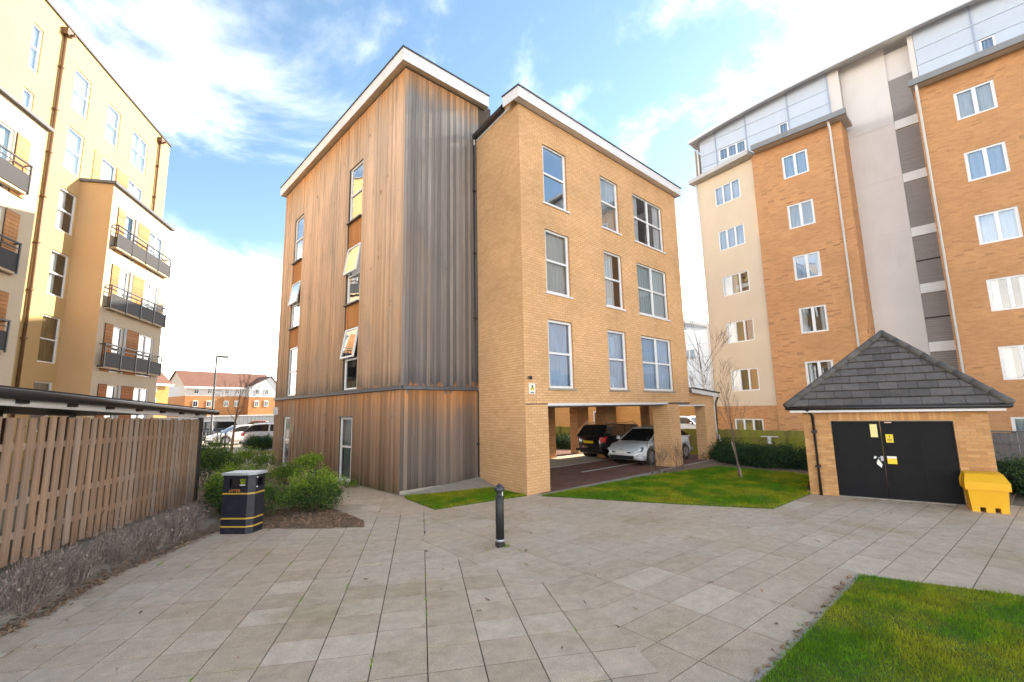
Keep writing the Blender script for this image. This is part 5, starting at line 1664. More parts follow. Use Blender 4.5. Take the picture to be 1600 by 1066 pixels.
# ------------------------------------------------------------------ boundary fences on the right
def board_fence(name, label, x, ya, yb, zt, mat, cap=False):
    t = thing(name, label, 'fence', (x, (ya + yb) / 2, -.6))
    F = frame(x, yb, -90)
    n = int((yb - ya) / .14); bm_ = MB(F)
    for i in range(n):
        bm_.box(i * .14 + .003, (i + 1) * .14 - .003, random.uniform(-.008, 0), .02, -.62, zt + random.uniform(-.015, .01))
    bm_.build('boards', M[mat], t, kind='stuff')
    rl = MB(F); rl.box(0, yb - ya, -.05, -.012, zt - .36, zt - .27); rl.build('rail', M[mat], t)
    for k in range(int((yb - ya) / 2.7) + 1):
        MB(F).box(k * 2.7 - .05, k * 2.7 + .05, -.10, -.011, -.6, zt + .03).build('post', M[mat], t)
    if cap:
        MB(F).box(0, yb - ya, -.06, .05, zt + .012, zt + .05).build('cap_rail', M[mat], t)


board_fence('board_fence', 'green stained timber board fence behind the dark hedge and the undercroft', 23.0, 3.2, 23.0, 1.09, 'fence_green')
board_fence('board_fence', 'grey weathered board fence to the right of the brick garage', 22.0, -6.0, 1.4, 1.21, 'fence_grey', True)
tag(MB(frame(22.9, 8.2, -90)).box(.25, .95, -.12, -.055, .80, .84).box(.52, .66, -.115, -.06, .5, .795).build('fence_bracket', M['white_paint'], None), 'pale bar and brown block fixed across the green board fence above the hedge', 'bracket')

# ------------------------------------------------------------------ vegetation
def leaf_cloud(P, size, F=None, flat=.35):
    """P (n,3) positions -> mesh arrays of small folded leaves"""
    n = len(P)
    d = rng.normal(size=(n, 3)); d /= np.linalg.norm(d, axis=1)[:, None]
    up = rng.normal(size=(n, 3)); s = np.cross(d, up); s /= np.linalg.norm(s, axis=1)[:, None]
    sz = size * rng.uniform(.6, 1.35, n)[:, None]
    nn = np.cross(d, s)
    a = P - d * sz; b = P + s * sz * flat + nn * sz * .12; c = P + d * sz; e = P - s * sz * flat + nn * sz * .12
    V = np.stack([a, b, c, e], 1)
    return V


def leaf_obj(name, V, mat, parent=None, kind=None):
    m = len(V)
    me = bpy.data.meshes.new(name); me.vertices.add(m * 4)
    b = np.array(BASE[parent.name]) if parent is not None else np.zeros(3)
    me.vertices.foreach_set('co', (V - b).ravel())
    me.loops.add(m * 4); me.loops.foreach_set('vertex_index', np.arange(m * 4, dtype=np.int32))
    me.polygons.add(m); me.polygons.foreach_set('loop_start', np.arange(0, m * 4, 4, dtype=np.int32))
    me.update(); me.materials.append(M[mat])
    o = bpy.data.objects.new(name, me); link(o, parent)
    if kind: o['kind'] = kind
    return o


def clumps(c, rad, ncl, per, spread, squash=1.0, shell=.55):
    """leaf positions: clump centres through an uneven ellipsoid, leaves scattered round each"""
    out = []
    c = np.array(c); rad = np.array(rad)
    for _ in range(ncl):
        d = rng.normal(size=3); d /= np.linalg.norm(d); d[2] = abs(d[2]) * 1.0 if rng.random() < .8 else d[2] * .5
        r = rng.uniform(shell, 1.05)
        cc = c + d * rad * r
        k = int(per * rng.uniform(.5, 1.5))
        out.append(cc + rng.normal(size=(k, 3)) * spread * rng.uniform(.6, 1.4) * np.array([1, 1, squash]))
    P = np.concatenate(out)
    return P[P[:, 2] > .015]


def shrub(label, x, y, rad, mats, ncl, per, spread, size, cat='shrub', group=None, stems=8, z0=0.0, name=None):
    t = thing(name or cat, label, cat, (x, y, z0), group or {'shrub': 'shrubs in the planting bed', 'hedge': 'dark hedges and bushes', 'plant': 'fern tufts along the timber wall'}[cat])
    st = MB()
    for k in range(stems):
        a = random.uniform(0, 6.28); r = random.uniform(.3, .85)
        q = Vector((x + math.cos(a) * rad[0] * r, y + math.sin(a) * rad[1] * r, z0 + rad[2] * random.uniform(.8, 1.6)))
        p = Vector((x + random.uniform(-.08, .08), y + random.uniform(-.08, .08), z0 - .03)); m_ = (p + q) / 2 + Vector((0, 0, .08))
        st.tube([p, m_, q], [.014, .010, .005], 5, False)
    st.build('stem', M['bark'], t)
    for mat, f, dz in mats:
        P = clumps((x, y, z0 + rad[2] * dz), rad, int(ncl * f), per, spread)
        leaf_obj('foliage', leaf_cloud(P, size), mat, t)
    return t


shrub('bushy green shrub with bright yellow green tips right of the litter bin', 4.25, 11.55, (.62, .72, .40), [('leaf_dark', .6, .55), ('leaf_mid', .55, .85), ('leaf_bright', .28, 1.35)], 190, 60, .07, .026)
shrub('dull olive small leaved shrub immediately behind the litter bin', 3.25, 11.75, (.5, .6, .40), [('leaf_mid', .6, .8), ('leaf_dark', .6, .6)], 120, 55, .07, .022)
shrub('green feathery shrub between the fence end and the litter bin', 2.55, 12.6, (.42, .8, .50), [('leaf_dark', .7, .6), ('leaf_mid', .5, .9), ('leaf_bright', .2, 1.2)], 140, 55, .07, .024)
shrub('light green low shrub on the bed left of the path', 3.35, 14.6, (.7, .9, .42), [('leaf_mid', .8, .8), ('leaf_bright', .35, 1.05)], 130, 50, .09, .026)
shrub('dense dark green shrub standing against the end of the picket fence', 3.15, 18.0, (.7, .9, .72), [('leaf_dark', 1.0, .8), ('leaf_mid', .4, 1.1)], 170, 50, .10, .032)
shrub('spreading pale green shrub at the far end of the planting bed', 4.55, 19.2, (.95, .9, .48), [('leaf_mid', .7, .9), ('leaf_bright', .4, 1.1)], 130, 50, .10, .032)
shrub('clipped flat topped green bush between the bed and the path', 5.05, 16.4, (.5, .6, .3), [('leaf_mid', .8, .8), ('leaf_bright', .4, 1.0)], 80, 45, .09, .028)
# slim plant with a tuft of bright leaves
t = thing('tall_plant', 'slim plant with a tuft of yellow green leaves in front of the far glazed door', 'plant', (4.95, 14.1, 0))
MB().tube([(4.95, 14.1, 0), (4.97, 14.12, .5), (4.93, 14.1, .85)], [.02, .016, .010], 6, False).build('stem', M['bark_red'], t)
P = clumps((4.95, 14.1, .88), (.34, .34, .16), 40, 40, .06); leaf_obj('foliage', leaf_cloud(P, .034), 'leaf_bright', t)
P = clumps((4.95, 14.1, .74), (.24, .24, .14), 22, 35, .06); leaf_obj('foliage', leaf_cloud(P, .03), 'leaf_mid', t)
# dark hedge mounds
for i, (lab, x, y, rad, nc) in enumerate((('low dark green bush in front of the silver car at the car park edge', 8.35, 31.9, (1.0, .6, .55), 120),
                                          ('long dark green hedge in front of the green fence left of the brick garage', 19.3, 6.3, (1.4, 2.15, .52), 420),
                                          ('end of dark hedge at the downpipe of the brick block lean to', 20.6, 8.6, (1.3, .7, .55), 150),
                                          ('dark green hedge to the right of the yellow grit bin', 17.6, -.6, (1.6, 1.5, .36), 330),
                                          ('dark hedge seen through the undercroft behind the first pier', 20.6, 18.2, (.9, 1.6, .55), 170))):
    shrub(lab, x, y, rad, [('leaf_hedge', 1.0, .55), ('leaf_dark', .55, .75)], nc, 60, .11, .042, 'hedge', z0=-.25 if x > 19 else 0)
# ferny tufts at the foot of the timber wall
for i, (x, y) in enumerate(((6.15, 14.1), (6.2, 15.9), (6.22, 17.2))):
    shrub(('small green fern tuft at the foot of the timber wall next to the glazed door', 'small fern tuft by the mushroom shaped path light', 'small fern tuft furthest along the timber wall')[i], x, y, (.22, .3, .10), [('leaf_bright', .6, .8), ('leaf_mid', .5, .6)], 24, 30, .05, .026, 'plant', stems=3, name='fern')
# mushroom path light by the wall
t = thing('path_light', 'small dark mushroom shaped path light with a pale stem by the timber wall', 'path light', (6.0, 16.6, 0))
MB().lathe((6.0, 16.6, 0), [(.05, 0), (.05, .22), (.07, .23)], 12).build('stem', M['sign_white'], t, True)
MB().lathe((6.0, 16.6, 0), [(.13, .22), (.15, .26), (.14, .33), (.09, .38), (.01, .40)], 16).build('hood', M['bollard_cap'], t, True)

# dried lavender strip
def lavender():
    V = []
    segs = list(zip(edge[:-1], edge[1:])); wts = [6.0, .62, 1.3, .6, 1.7]
    cents = []
    for _ in range(120):
        k = random.choices(range(5), wts)[0]; a, b = segs[k]; t_ = random.random()
        nx, ny = -(b[1] - a[1]), b[0] - a[0]; l = math.hypot(nx, ny); d = random.uniform(.14, .50)
        cents.append((a[0] + (b[0] - a[0]) * t_ + nx / l * d, a[1] + (b[1] - a[1]) * t_ + ny / l * d, .03 + d * .28))
    out = []
    for cx_, cy_, cz_ in cents:
        q = project((cx_, cy_, 0))
        if q is None or q[0] < -250: continue
        H = random.uniform(.24, .46)
        m_ = 95
        a = rng.uniform(0, 2 * np.pi, m_); lean = np.abs(rng.normal(0, .55, m_)).clip(0, 1.25); h = H * rng.uniform(.35, 1.2, m_)
        r0 = rng.uniform(0, .09, m_)
        bx = cx_ + np.cos(a) * r0; by = cy_ + np.sin(a) * r0
        tx = bx + np.cos(a) * np.sin(lean) * h; ty = by + np.sin(a) * np.sin(lean) * h; tz = cz_ + np.cos(lean) * h
        B = np.stack([bx, by, np.full(m_, cz_ - .03)], 1); T = np.stack([tx, ty, tz], 1)
        w_ = rng.uniform(.0015, .0034, m_)[:, None]
        sv = rng.normal(size=(m_, 3)); sv /= np.linalg.norm(sv, axis=1)[:, None]
        out.append(np.stack([B - sv * w_, B + sv * w_, T + sv * w_ * .7, T - sv * w_ * .7], 1))
        # side twigs and old flower heads
        k = rng.integers(0, m_, m_); f = rng.uniform(.5, 1.0, m_)[:, None]
        S_ = B[k] + (T[k] - B[k]) * f; dd = rng.normal(size=(m_, 3)) * .035 + np.array([0, 0, .03])
        out.append(np.stack([S_ - sv * w_, S_ + sv * w_, S_ + dd + sv * w_, S_ + dd - sv * w_], 1))
        k = rng.integers(0, m_, m_ // 2); Q = T[k]
        dd = rng.normal(size=(m_ // 2, 3)) * .012 + np.array([0, 0, .012]); sq = rng.normal(size=(m_ // 2, 3)) * .0055
        out.append(np.stack([Q - sq, Q + sq, Q + dd + sq, Q + dd - sq], 1))
    return np.concatenate(out)


lo = leaf_obj('dried_lavender', lavender(), 'lavender', None, 'stuff')
lo['label'] = 'strip of dried grey brown lavender between the picket fence and the paving'


# bare trees
def grow(mb, p, d, L, r, depth, spread=.5, up=.12, twist=.25, minr=.004, prob=1.0, fork=3):
    pts = [p]; rs = [r]; q = Vector(p); v = Vector(d).normalized()
    n_ = 4
    tips = []
    for k in range(n_):
        v = (v + Vector((random.gauss(0, twist), random.gauss(0, twist), random.gauss(0, twist) + up)) * .35).normalized()
        q = q + v * (L / n_); pts.append(q.copy()); rs.append(max(minr, r * (1 - .62 * (k + 1) / n_)))
        tips.append((q.copy(), v.copy(), rs[-1]))
    mb.tube(pts, rs, 6 if depth > 2 else 4, False)
    if depth <= 0: return
    for k in range(fork):
        i = random.choice([1, 2, 3, 3]) if k else 3
        q, v, rr = tips[i]
        a = Vector((random.gauss(0, 1), random.gauss(0, 1), random.gauss(0, .6))); a = (a - v * a.dot(v)).normalized()
        grow(mb, q, (v + a * random.uniform(spread * .5, spread * 1.3)).normalized(), L * random.uniform(.55, .85), rr * .75, depth - 1, spread, up, twist, minr, prob, fork)


random.seed(21)
t = thing('bare_tree', 'slender leafless tree with a reddish trunk in front of the cars in the car park', 'tree', (6.30, 30.1, 0))
mb = MB(); mb.tube([(6.3, 30.1, -.05), (6.33, 30.1, .8), (6.38, 30.1, 1.6), (6.45, 30.1, 2.4)], [.085, .07, .055, .045], 8, False); mb.build('trunk', M['bark_red'], t, True)
mb = MB(); grow(mb, Vector((6.45, 30.1, 2.35)), (.1, 0, 1), 1.5, .04, 4, .42, .25, .12, .005)
for k in range(6):
    a = random.uniform(0, 6.28); grow(mb, Vector((6.42 + .01 * k, 30.1, 1.9 + .12 * k)), (math.cos(a), math.sin(a), .9), 1.0, .02, 3, .5, .2, .2, .004)
mb.build('crown', M['bark_red'], t)
random.seed(5)
t = thing('bare_sapling', 'young leafless tree tied to a stake on the lawn in front of the dark hedge', 'tree', (15.1, 6.0, 0))
mb = MB(); mb.tube([(15.1, 6.0, -.05), (15.07, 6.02, .6), (15.02, 6.06, 1.2), (15.0, 6.07, 1.7)], [.028, .026, .024, .02], 7, False); mb.build('trunk', M['bark'], t, True)
MB().tube([(15.16, 5.93, -.05), (15.05, 6.12, 1.12)], .022, 7).build('stake', M['picket'], t)
mb = MB(); grow(mb, Vector((15.0, 6.07, 1.65)), (-.03, .03, 1), .75, .013, 3, .42, .3, .12, .003)
for k in range(9):
    a = random.uniform(0, 6.28); grow(mb, Vector((15.0, 6.07, 1.25 + .07 * k)), (math.cos(a) * .6, math.sin(a) * .6, 1), .55, .008, 2, .4, .3, .15, .0028)
mb.build('crown', M['bark_red'], t)
random.seed(11)
t = thing('birch_tree', 'leafless birch with a peeling white trunk between the brick block and the green fence', 'tree', (21.8, 9.1, -.4))
mb = MB(); mb.tube([(21.8, 9.1, -.45), (21.7, 9.3, .4), (21.55, 9.55, 1.5), (21.45, 9.75, 2.8), (21.45, 9.85, 4.0)], [.085, .075, .065, .055, .045], 9, False); mb.build('trunk', M['birch_bark'], t, True)
mb = MB(); grow(mb, Vector((21.45, 9.85, 3.9)), (0, .05, 1), 1.5, .03, 3, .4, .25, .12, .005)
for k in range(9):
    a = random.uniform(0, 6.28); grow(mb, Vector((21.5, 9.7, 1.9 + .28 * k)), (math.cos(a), math.sin(a), .9), .9, .016, 3, .45, .2, .2, .004)
mb.build('crown', M['bark'], t)
random.seed(31)
for k, (x, y, lab) in enumerate(((14.6, 8.55, 'bare twiggy bush at the foot of the middle brick pier'), (16.2, 8.45, 'bare twiggy bush in front of the silver hatchback rear wheel'))):
    t = thing('twig_bush', lab, 'bush', (x, y, 0), 'twiggy bushes by the piers')
    mb = MB()
    for j in range(16):
        a = random.uniform(0, 6.28); grow(mb, Vector((x + random.uniform(-.35, .35), y + random.uniform(-.1, .1), 0)), (math.cos(a) * .5, math.sin(a) * .3, 1), random.uniform(.3, .55), .007, 2, .5, .2, .2, .0025)
    mb.build('twigs', M['bark'], t)

# ------------------------------------------------------------------ cars
def car(name, label, x, y, heading, L, W, H, paint, belt, gh, wheel_r=.32, wheels=(.88, .82), plate=None, z=0.0, group=None, detail=True, wt=.78, rails=False):
    """belt: list of (x, z) of the lower body's top line from rear (0) to front (L); gh: rear base, rear roof, front roof, front base x"""
    t = thing(name, label, 'car', (x, y, z), group or 'parked cars')
    F = Matrix.Translation((x, y, z)) @ Matrix.Rotation(R(heading), 4, 'Z') @ Matrix.Translation((-L / 2, 0, 0))
    wr = wheel_r; xw = (wheels[0], L - wheels[1]); Ra = wr + .055
    bz_ = lambda s: float(np.interp(s, [b[0] for b in belt], [b[1] for b in belt]))
    xs = sorted(set([0, .03, .08, .16, .3, L - .3, L - .16, L - .08, L - .03, L] + [xw[0] + Ra * math.cos(a) for a in np.linspace(0, math.pi, 11)] + [xw[1] + Ra * math.cos(a) for a in np.linspace(0, math.pi, 11)] + list(np.linspace(.3, L - .3, 13)) + [b[0] for b in belt]))
    xs = [s for s in xs if 0 <= s <= L]
    b = MB(F); rings = []
    for s in xs:
        e = min(s, L - s) / .75
        ww = W / 2 * (1 - .36 * max(0, 1 - e) ** 2.6)
        zl = .20 + .14 * max(0, 1 - min(s, L - s) / .35) ** 2
        for c_ in xw:
            if abs(s - c_) < Ra: zl = max(zl, wr + math.sqrt(max(0, Ra * Ra - (s - c_) ** 2)))
        zt = bz_(s)
        zt = max(zt, zl + .06)
        pr_ = [(0.0, zl), (.84 * ww, zl), (.97 * ww, zl + .02), (1.0 * ww, zl + (zt - zl) * .35), (.995 * ww, zl + (zt - zl) * .62), (.965 * ww, zl + (zt - zl) * .88), (.90 * ww, zt - .005), (.55 * ww, zt + .025), (0.0, zt + .035)]
        ring = [b.pt((s, -p[0], p[1])) for p in pr_] + [b.pt((s, p[0], p[1])) for p in pr_[-2:0:-1]]
        rings.append(ring)
    m_ = len(rings[0])
    for r0, r1 in zip(rings[:-1], rings[1:]):
        for k in range(m_): b.f.append([r0[k], r1[k], r1[(k + 1) % m_], r0[(k + 1) % m_]])
    b.f.append(rings[0][:]); b.f.append(rings[-1][::-1])
    body = b.build('body', M[paint], t, True)
    # greenhouse
    xr0, xr1, xf1, xf0 = gh
    za = lambda s: bz_(s) - .02
    wb = W / 2 * .90; w2 = W / 2 * wt
    st = [(xr0, za(xr0), wb * .96), (xr1, H - .045, w2 * .97), ((xr1 * .6 + xf1 * .4), H, w2), (xf1, H - .05, w2 * .98), (xf0, za(xf0), wb * .97)]
    g = MB(F)
    rings = []
    for (s, zz, hw_) in st:
        cr_ = .03 if zz > za(xf0) + .2 else 0
        rings.append([g.pt((s, -hw_, zz)), g.pt((s, -hw_ * .72, zz + cr_ * .85)), g.pt((s, 0, zz + cr_)), g.pt((s, hw_ * .72, zz + cr_ * .85)), g.pt((s, hw_, zz))])
    for r0, r1 in zip(rings[:-1], rings[1:]):
        for k in range(4): g.f.append([r0[k], r1[k], r1[k + 1], r0[k + 1]])
    for sd in (0, 4):
        q = [r[sd] for r in rings]
        g.f.append(q if sd == 4 else q[::-1])
    bm_ = bmesh.new(); me_ = bpy.data.meshes.new('tmp'); me_.from_pydata(g.v, [], g.f); bm_.from_mesh(me_)
    bmesh.ops.recalc_face_normals(bm_, faces=bm_.faces[:])
    me_.clear_geometry(); bm_.to_mesh(me_); bm_.free()
    g.v = [tuple(v.co) for v in me_.vertices]; g.f = [list(p.vertices) for p in me_.polygons]
    g.build('roof', M[paint], t)
    # glass: side windows, windscreen, rear window, standing a few mm proud of the pillars
    rail = lambda s: float(np.interp(s, [q[0] for q in st], [q[1] for q in st]))
    halfw = lambda s, zz, zb: None

    def side_pt(s, f, sgn, out=.006):
        """point on the side glass: s along the car, f 0 belt .. 1 roof edge"""
        zt_ = rail(s); zb_ = za(s) if xr0 <= s <= xf0 else za(s)
        zb_ = za(min(max(s, xr0), xf0)) + .03
        zz = zb_ + (zt_ - zb_) * f
        # half width interpolates between belt and roof width by height
        k = (zz - za(s)) / max(.05, (H - .03 - za(s)))
        return (s, sgn * (wb * .965 + (w2 - wb * .965) * max(0, min(1, k)) + out), zz)
    xa_, xb_ = xr0 + .22, xf0 - .30
    xm = (xr1 + xf1) / 2 + .05
    for sgn in (-1, 1):
        for s0, s1 in ((xa_, xm - .05), (xm + .05, xb_)):
            p = MB(F); n_ = 8; lo_ = []; hi_ = []
            for k in range(n_ + 1):
                s = s0 + (s1 - s0) * k / n_
                lo_.append(p.pt(side_pt(s, .08, sgn))); hi_.append(p.pt(side_pt(s, .88, sgn)))
            for k in range(n_):
                f = [lo_[k], lo_[k + 1], hi_[k + 1], hi_[k]]
                p.f.append(f if sgn < 0 else f[::-1])
            p.build('side_window', M['car_glass'], t)
    def end_glass(s0, z0_, h0, s1, z1_, h1, nm, out):
        p = MB(F); q = []
        for f, (a0, b0) in ((.10, (.86, 0)), (.90, (.88, 0))):
            s = s0 + (s1 - s0) * f; zz = z0_ + (z1_ - z0_) * f; hh = (h0 + (h1 - h0) * f) * .88
            q.append([p.pt((s + out * .012, v * hh, zz + .012 + .02 * (1 - abs(v)) * f)) for v in (-1, -.6, 0, .6, 1)])
        for k in range(4): p.f.append([q[0][k], q[0][k + 1], q[1][k + 1], q[1][k]])
        return p.build(nm, M['car_glass'], t)
    end_glass(st[4][0], st[4][1], st[4][2], st[3][0], st[3][1], st[3][2], 'windscreen', 1)
    end_glass(st[0][0], st[0][1], st[0][2], st[1][0], st[1][1], st[1][2], 'rear_window', -1)
    # wheels
    for cx_ in xw:
        for sgn in (-1, 1):
            Mx = Matrix.Rotation(R(90), 4, 'X')
            c_ = (cx_, sgn * (W / 2 - .115), wr)
            w_ = MB(F).lathe(c_, [(wr * .62, -.10), (wr * .93, -.10), (wr, -.06), (wr, .06), (wr * .93, .10), (wr * .62, .10)], 22, Mx).build('wheel', M['tyre'], t, True)
            rm_ = MB(F); yo = c_[1] + sgn * .085
            rm_.lathe((cx_, yo - sgn * .02, wr), [(wr * .16, -.03), (wr * .16, .03)], 10, Mx)
            rm_.lathe((cx_, c_[1] + sgn * .075, wr), [(wr * .66, -.028), (wr * .66, .03), (wr * .58, .03), (wr * .56, -.02)], 20, Mx)
            for k in range(5):
                a = R(72 * k + 15); p0 = (cx_ + math.cos(a) * wr * .1, yo, wr + math.sin(a) * wr * .1); p1 = (cx_ + math.cos(a) * wr * .6, yo + .005 * sgn, wr + math.sin(a) * wr * .6)
                rm_.tube([p0, p1], [.05, .035], 5)
            rm_.build('rim', M['alloy'], w_)
            ar = MB(F).lathe((cx_, sgn * (W / 2 - .34), wr), [(.02, -.1), (Ra + .01, -.1), (Ra + .01, .1), (.02, .1)], 18, Mx); ar.build('wheel_arch', M['black_plastic'], t)
    zf = bz_(L - .2); zr_ = bz_(.1)
    ends = lambda v: 0.0 if abs(v) <= .64 else .75 * (1 - ((1 - min(.999, abs(v))) / .36) ** (1 / 2.6))
    bx_, bz2 = [q[0] for q in belt if q[0] > L * .6], [q[1] for q in belt if q[0] > L * .6]
    fe_ = lambda v: L - ends(v)                    # plan outline of the nose
    xh = lambda zz: float(np.interp(zz, bz2[::-1], bx_[::-1]))   # where the bonnet line reaches that height
    re_ = lambda v: ends(v)
    hw = W / 2
    for sgn in (-1, 1):
        l = MB(F)
        q = [(.54, zf - .13), (.80, zf + .02), (.90, zf + .03), (.88, zf - .12), (.66, zf - .20)]
        front = [l.pt((min(fe_(v), xh(zz + .012)) + .012, sgn * v * hw, zz + .012)) for v, zz in q]; back = [l.pt((min(fe_(v), xh(zz)) - .16, sgn * v * hw, zz - .05)) for v, zz in q]
        l.f.append(front); l.f.append(back[::-1])
        for k in range(5): l.f.append([front[(k + 1) % 5], front[k], back[k], back[(k + 1) % 5]])
        hl_ = l.build('headlight', M['lamp_dark'], t)
        MB(F).lathe((min(fe_(.74), xh(zf - .06)) + .012, sgn * .74 * hw, zf - .055), [(.004, -.03), (.05, -.03), (.05, .0), (.03, .012), (.004, .014)], 12, Matrix.Rotation(R(80), 4, 'Y')).build('lamp_lens', M['lamp_clear'], hl_)
        l = MB(F); zc2 = zr_ - .10
        q = [(.55, zc2 - .02), (.88, zc2 + .08), (.90, zc2 - .10), (.58, zc2 - .14)] if not rails else [(.70, zc2 + .07), (.86, zc2 + .10), (.87, zc2 - .14), (.71, zc2 - .16)]
        a_ = [l.pt((re_(v) - .025, sgn * v * hw * .985, zz)) for v, zz in q]; b_ = [l.pt((re_(v) + .12, sgn * (v * hw + .02), zz + .01)) for v, zz in q]
        l.f.append(a_); l.f.append(b_)
        for k in range(4): l.f.append([a_[(k + 1) % 4], a_[k], b_[k], b_[(k + 1) % 4]])
        l.build('tail_light', M['lamp_red'], t)
        mr_ = MB(F); xm_ = xf0 - .38
        mr_.lathe((xm_, sgn * (hw + .07), za(xm_) + .10), [(.01, -.09), (.07, -.06), (.085, 0), (.07, .06), (.01, .09)], 10, Matrix.Rotation(R(90), 4, 'X') @ Matrix.Scale(.7, 4, (1, 0, 0)))
        mr_.build('door_mirror', M[paint], t, True)
        l = MB(F).lathe((fe_(.72) - .015, sgn * .72 * hw, .40), [(.005, -.03), (.055, -.03), (.055, .02), (.04, .03), (.005, .03)], 10, Matrix.Rotation(R(90), 4, 'Y')); l.build('fog_lamp', M['lamp_clear'], t)
        for hx in (xm - .35, xm + .55):
            MB(F).box(hx - .09, hx + .09, sgn * (hw * .975) - .02, sgn * (hw * .975) + .02, za(hx) - .16, za(hx) - .13).build('door_handle', M[paint], t)
        for hx in (xm,):
            MB(F).box(hx - .004, hx + .004, sgn * hw * .985 - .01, sgn * hw * .985 + .006, .32, za(hx) - .02).build('door_gap', M['black_plastic'], t)
    # grille, lower intake, plates, rear bumper
    g = MB(F)
    for v0, v1 in ((-.62, -.2), (-.2, .2), (.2, .62)):
        g.poly((fe_(v0) + .008, v0 * hw, .26), (fe_(v1) + .008, v1 * hw, .26), (fe_(v1) + .012, v1 * hw, .40), (fe_(v0) + .012, v0 * hw, .40))
        zg = bz_(L) - .02; g.poly((fe_(v0) + .006, v0 * hw * .8, zg - .05), (fe_(v1) + .006, v1 * hw * .8, zg - .05), (fe_(v1) + .006, v1 * hw * .8, zg), (fe_(v0) + .006, v0 * hw * .8, zg))
    g.build('grille', M['black_plastic'], t)
    bd = MB(F).lathe((xh(bz_(L) + .03) + .02, 0, bz_(L) + .035), [(.003, -.01), (.05, -.01), (.05, .008), (.003, .012)], 12, Matrix.Rotation(R(90), 4, 'Y')); bd.build('badge', M['alloy'], t)
    MB(F).box(L + .004, L + .022, -.26, .26, .43, .54).build('number_plate', M['sign_white'], t)
    MB(F).box(-.03, -.008, -.26, .26, zr_ - .30, zr_ - .19).build('number_plate', M['sign_yellow'] if plate else M['sign_yellow'], t)
    MB(F).box(-.025, .06, -hw * .82, hw * .82, .34, .46).build('rear_bumper', M['black_plastic'] if rails else M[paint], t)
    if rails:
        for sgn in (-1, 1):
            MB(F).tube([(xr1 + .05, sgn * w2 * .86, H + .0), (xr1 + .12, sgn * w2 * .86, H + .05), (xf1 - .12, sgn * w2 * .86, H + .05), (xf1, sgn * w2 * .86, H - .01)], .018, 6).build('roof_rail', M['alloy'], t)
    return t


hatch = [(0, .86), (.15, .98), (1.2, .97), (2.6, .93), (3.35, .90), (3.9, .80), (4.25, .68), (4.46, .56)]
car('parked_car', 'silver hatchback parked nose out under the brick block behind the middle pier', 17.85, 10.62, 180, 4.46, 1.745, 1.43, 'paint_silver', hatch, (.12, 1.15, 2.55, 3.62), plate=True)
estate = [(0, .92), (.12, 1.0), (1.4, .99), (3.3, .97), (3.7, .92), (4.2, .84), (4.5, .66)]
car('parked_car', 'black estate car parked tail out under the brick block with a yellow plate', 19.1, 13.15, 0, 4.55, 1.76, 1.50, 'paint_black', estate, (.08, .55, 2.95, 3.62), .33, plate=True, rails=True)
suv = [(0, .98), (.12, 1.06), (1.4, 1.05), (3.0, 1.02), (3.4, .98), (4.0, .88), (4.3, .7)]
car('parked_car', 'silver sport utility car with red tail light beside the far end of the timber building', 10.25, 35.6, -28, 4.35, 1.82, 1.62, 'paint_silver2', suv, (.05, .75, 2.75, 3.5), .35, rails=True)
car('parked_car', 'white hatchback half hidden behind the leafless tree at the car park edge', 9.2, 41.5, 190, 4.3, 1.75, 1.46, 'paint_white', hatch[:-1] + [(4.3, .6)], (.12, .9, 2.5, 3.45))
car('parked_car', 'dark blue car with a long glass side behind the railings left of the car park', 9.6, 50.5, -8, 4.7, 1.8, 1.72, 'paint_navy', suv[:-1] + [(4.7, .75)], (.05, .45, 3.3, 4.0), .34)
car('parked_car', 'small red car far across the car park in front of the terrace', 17.2, 66, -20, 4.0, 1.7, 1.45, 'paint_red', hatch[:-2] + [(4.0, .62)], (.12, .8, 2.3, 3.2))
car('parked_car', 'white car roof showing above the green fence behind the lean to pier', 29.5, 15.0, -90, 4.4, 1.78, 1.55, 'paint_white', suv, (.05, .7, 2.8, 3.5), z=.05)
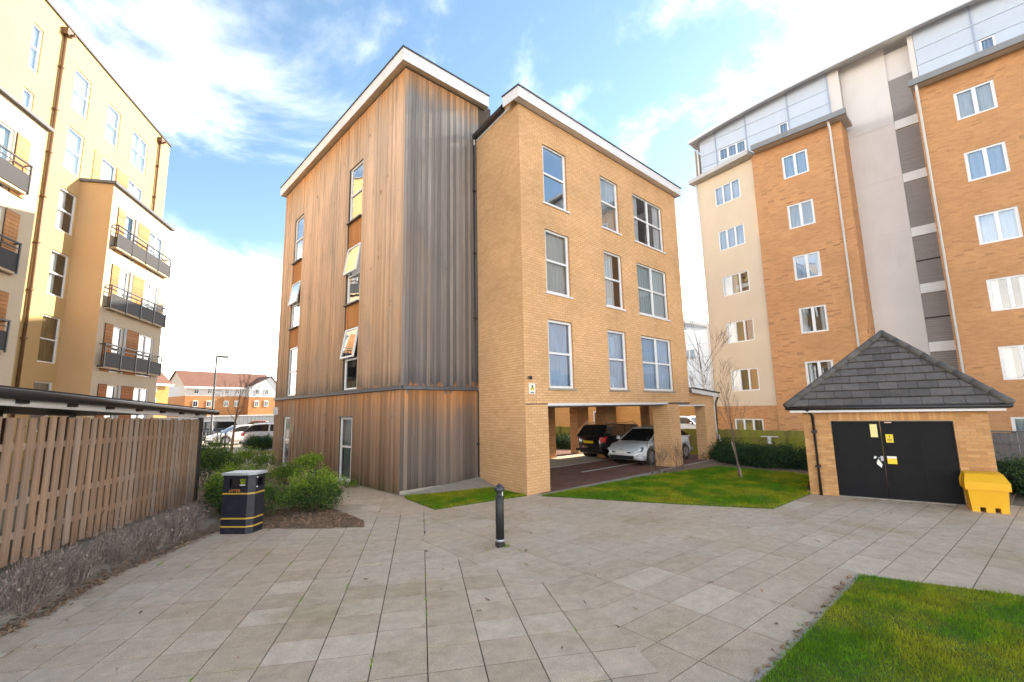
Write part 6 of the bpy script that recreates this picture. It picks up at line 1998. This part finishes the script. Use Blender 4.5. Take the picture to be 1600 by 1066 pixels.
car('parked_car', 'white car showing above the green fence left of the birch trunk', 30.5, 12.3, -90, 4.3, 1.78, 1.5, 'paint_white', suv, (.05, .7, 2.8, 3.5), z=0.0)

# ------------------------------------------------------------------ lamp post, railings, car park wall
t = thing('lamp_post', 'slim grey street lamp with a flat arm rising beside the end of the canopy', 'street lamp', (7.45, 42.6, 0), 'lamp posts in the car park')
MB().tube([(7.45, 42.6, 0), (7.45, 42.6, 1.4), (7.45, 42.6, 1.45), (7.45, 42.6, 6.9)], [.13, .13, .085, .065], 10).build('post', M['lamp_grey'], t, True)
MB().box(7.40, 8.25, 42.54, 42.66, 6.82, 6.97).build('arm', M['lamp_grey'], t); MB().box(7.62, 8.25, 42.5, 42.7, 6.80, 6.87).build('lamp_head', M['lamp_grey'], t)
t = thing('lamp_post', 'thin second lamp column just right of the street lamp in the car park', 'street lamp', (9.1, 52, 0), 'lamp posts in the car park')
MB().tube([(9.1, 52, 0), (9.1, 52, 4.6)], [.09, .06], 8).build('post', M['post_grey'], t, True)
MB().box(9.0, 9.7, 51.95, 52.05, 4.55, 4.63).build('lamp_head', M['post_grey'], t)
t = thing('railing', 'black metal post and rail barrier at the edge of the car park', 'railing', (7.45, 42, 0))
ry = [37.4, 38.9, 40.2, 42.0, 43.5, 45.2, 46.8]
for y in ry: MB().tube([(7.42 + (y - 38) * .015, y, 0), (7.42 + (y - 38) * .015, y, 1.05)], .05, 8).build('post', M['black_plastic'], t, True)
for z in (1.0, .55): MB().tube([(7.41, 37.4, z), (7.55, 46.8, z)], .025, 6).build('rail', M['black_plastic'], t)
t = thing('boundary_wall', 'long low dark timber fence across the back of the car park', 'fence', (14, 70, 0))
F = frame(5, 71.5, 6); mb = MB(F)
for i in range(70): mb.box(i * .5 + .02, i * .5 + .48, random.uniform(-.03, 0), .1, 0, 2.0)
mb.build('boards', M['post_grey'], t, kind='stuff')
MB(F).box(0, 35, -.05, .12, 2.0, 2.1).build('cap_rail', M['post_grey'], t)
for o in list(S.objects):
    if o.type == 'MESH' and o.parent is None and 'kind' not in o.keys() and 'label' not in o.keys():
        o['kind'] = 'stuff'
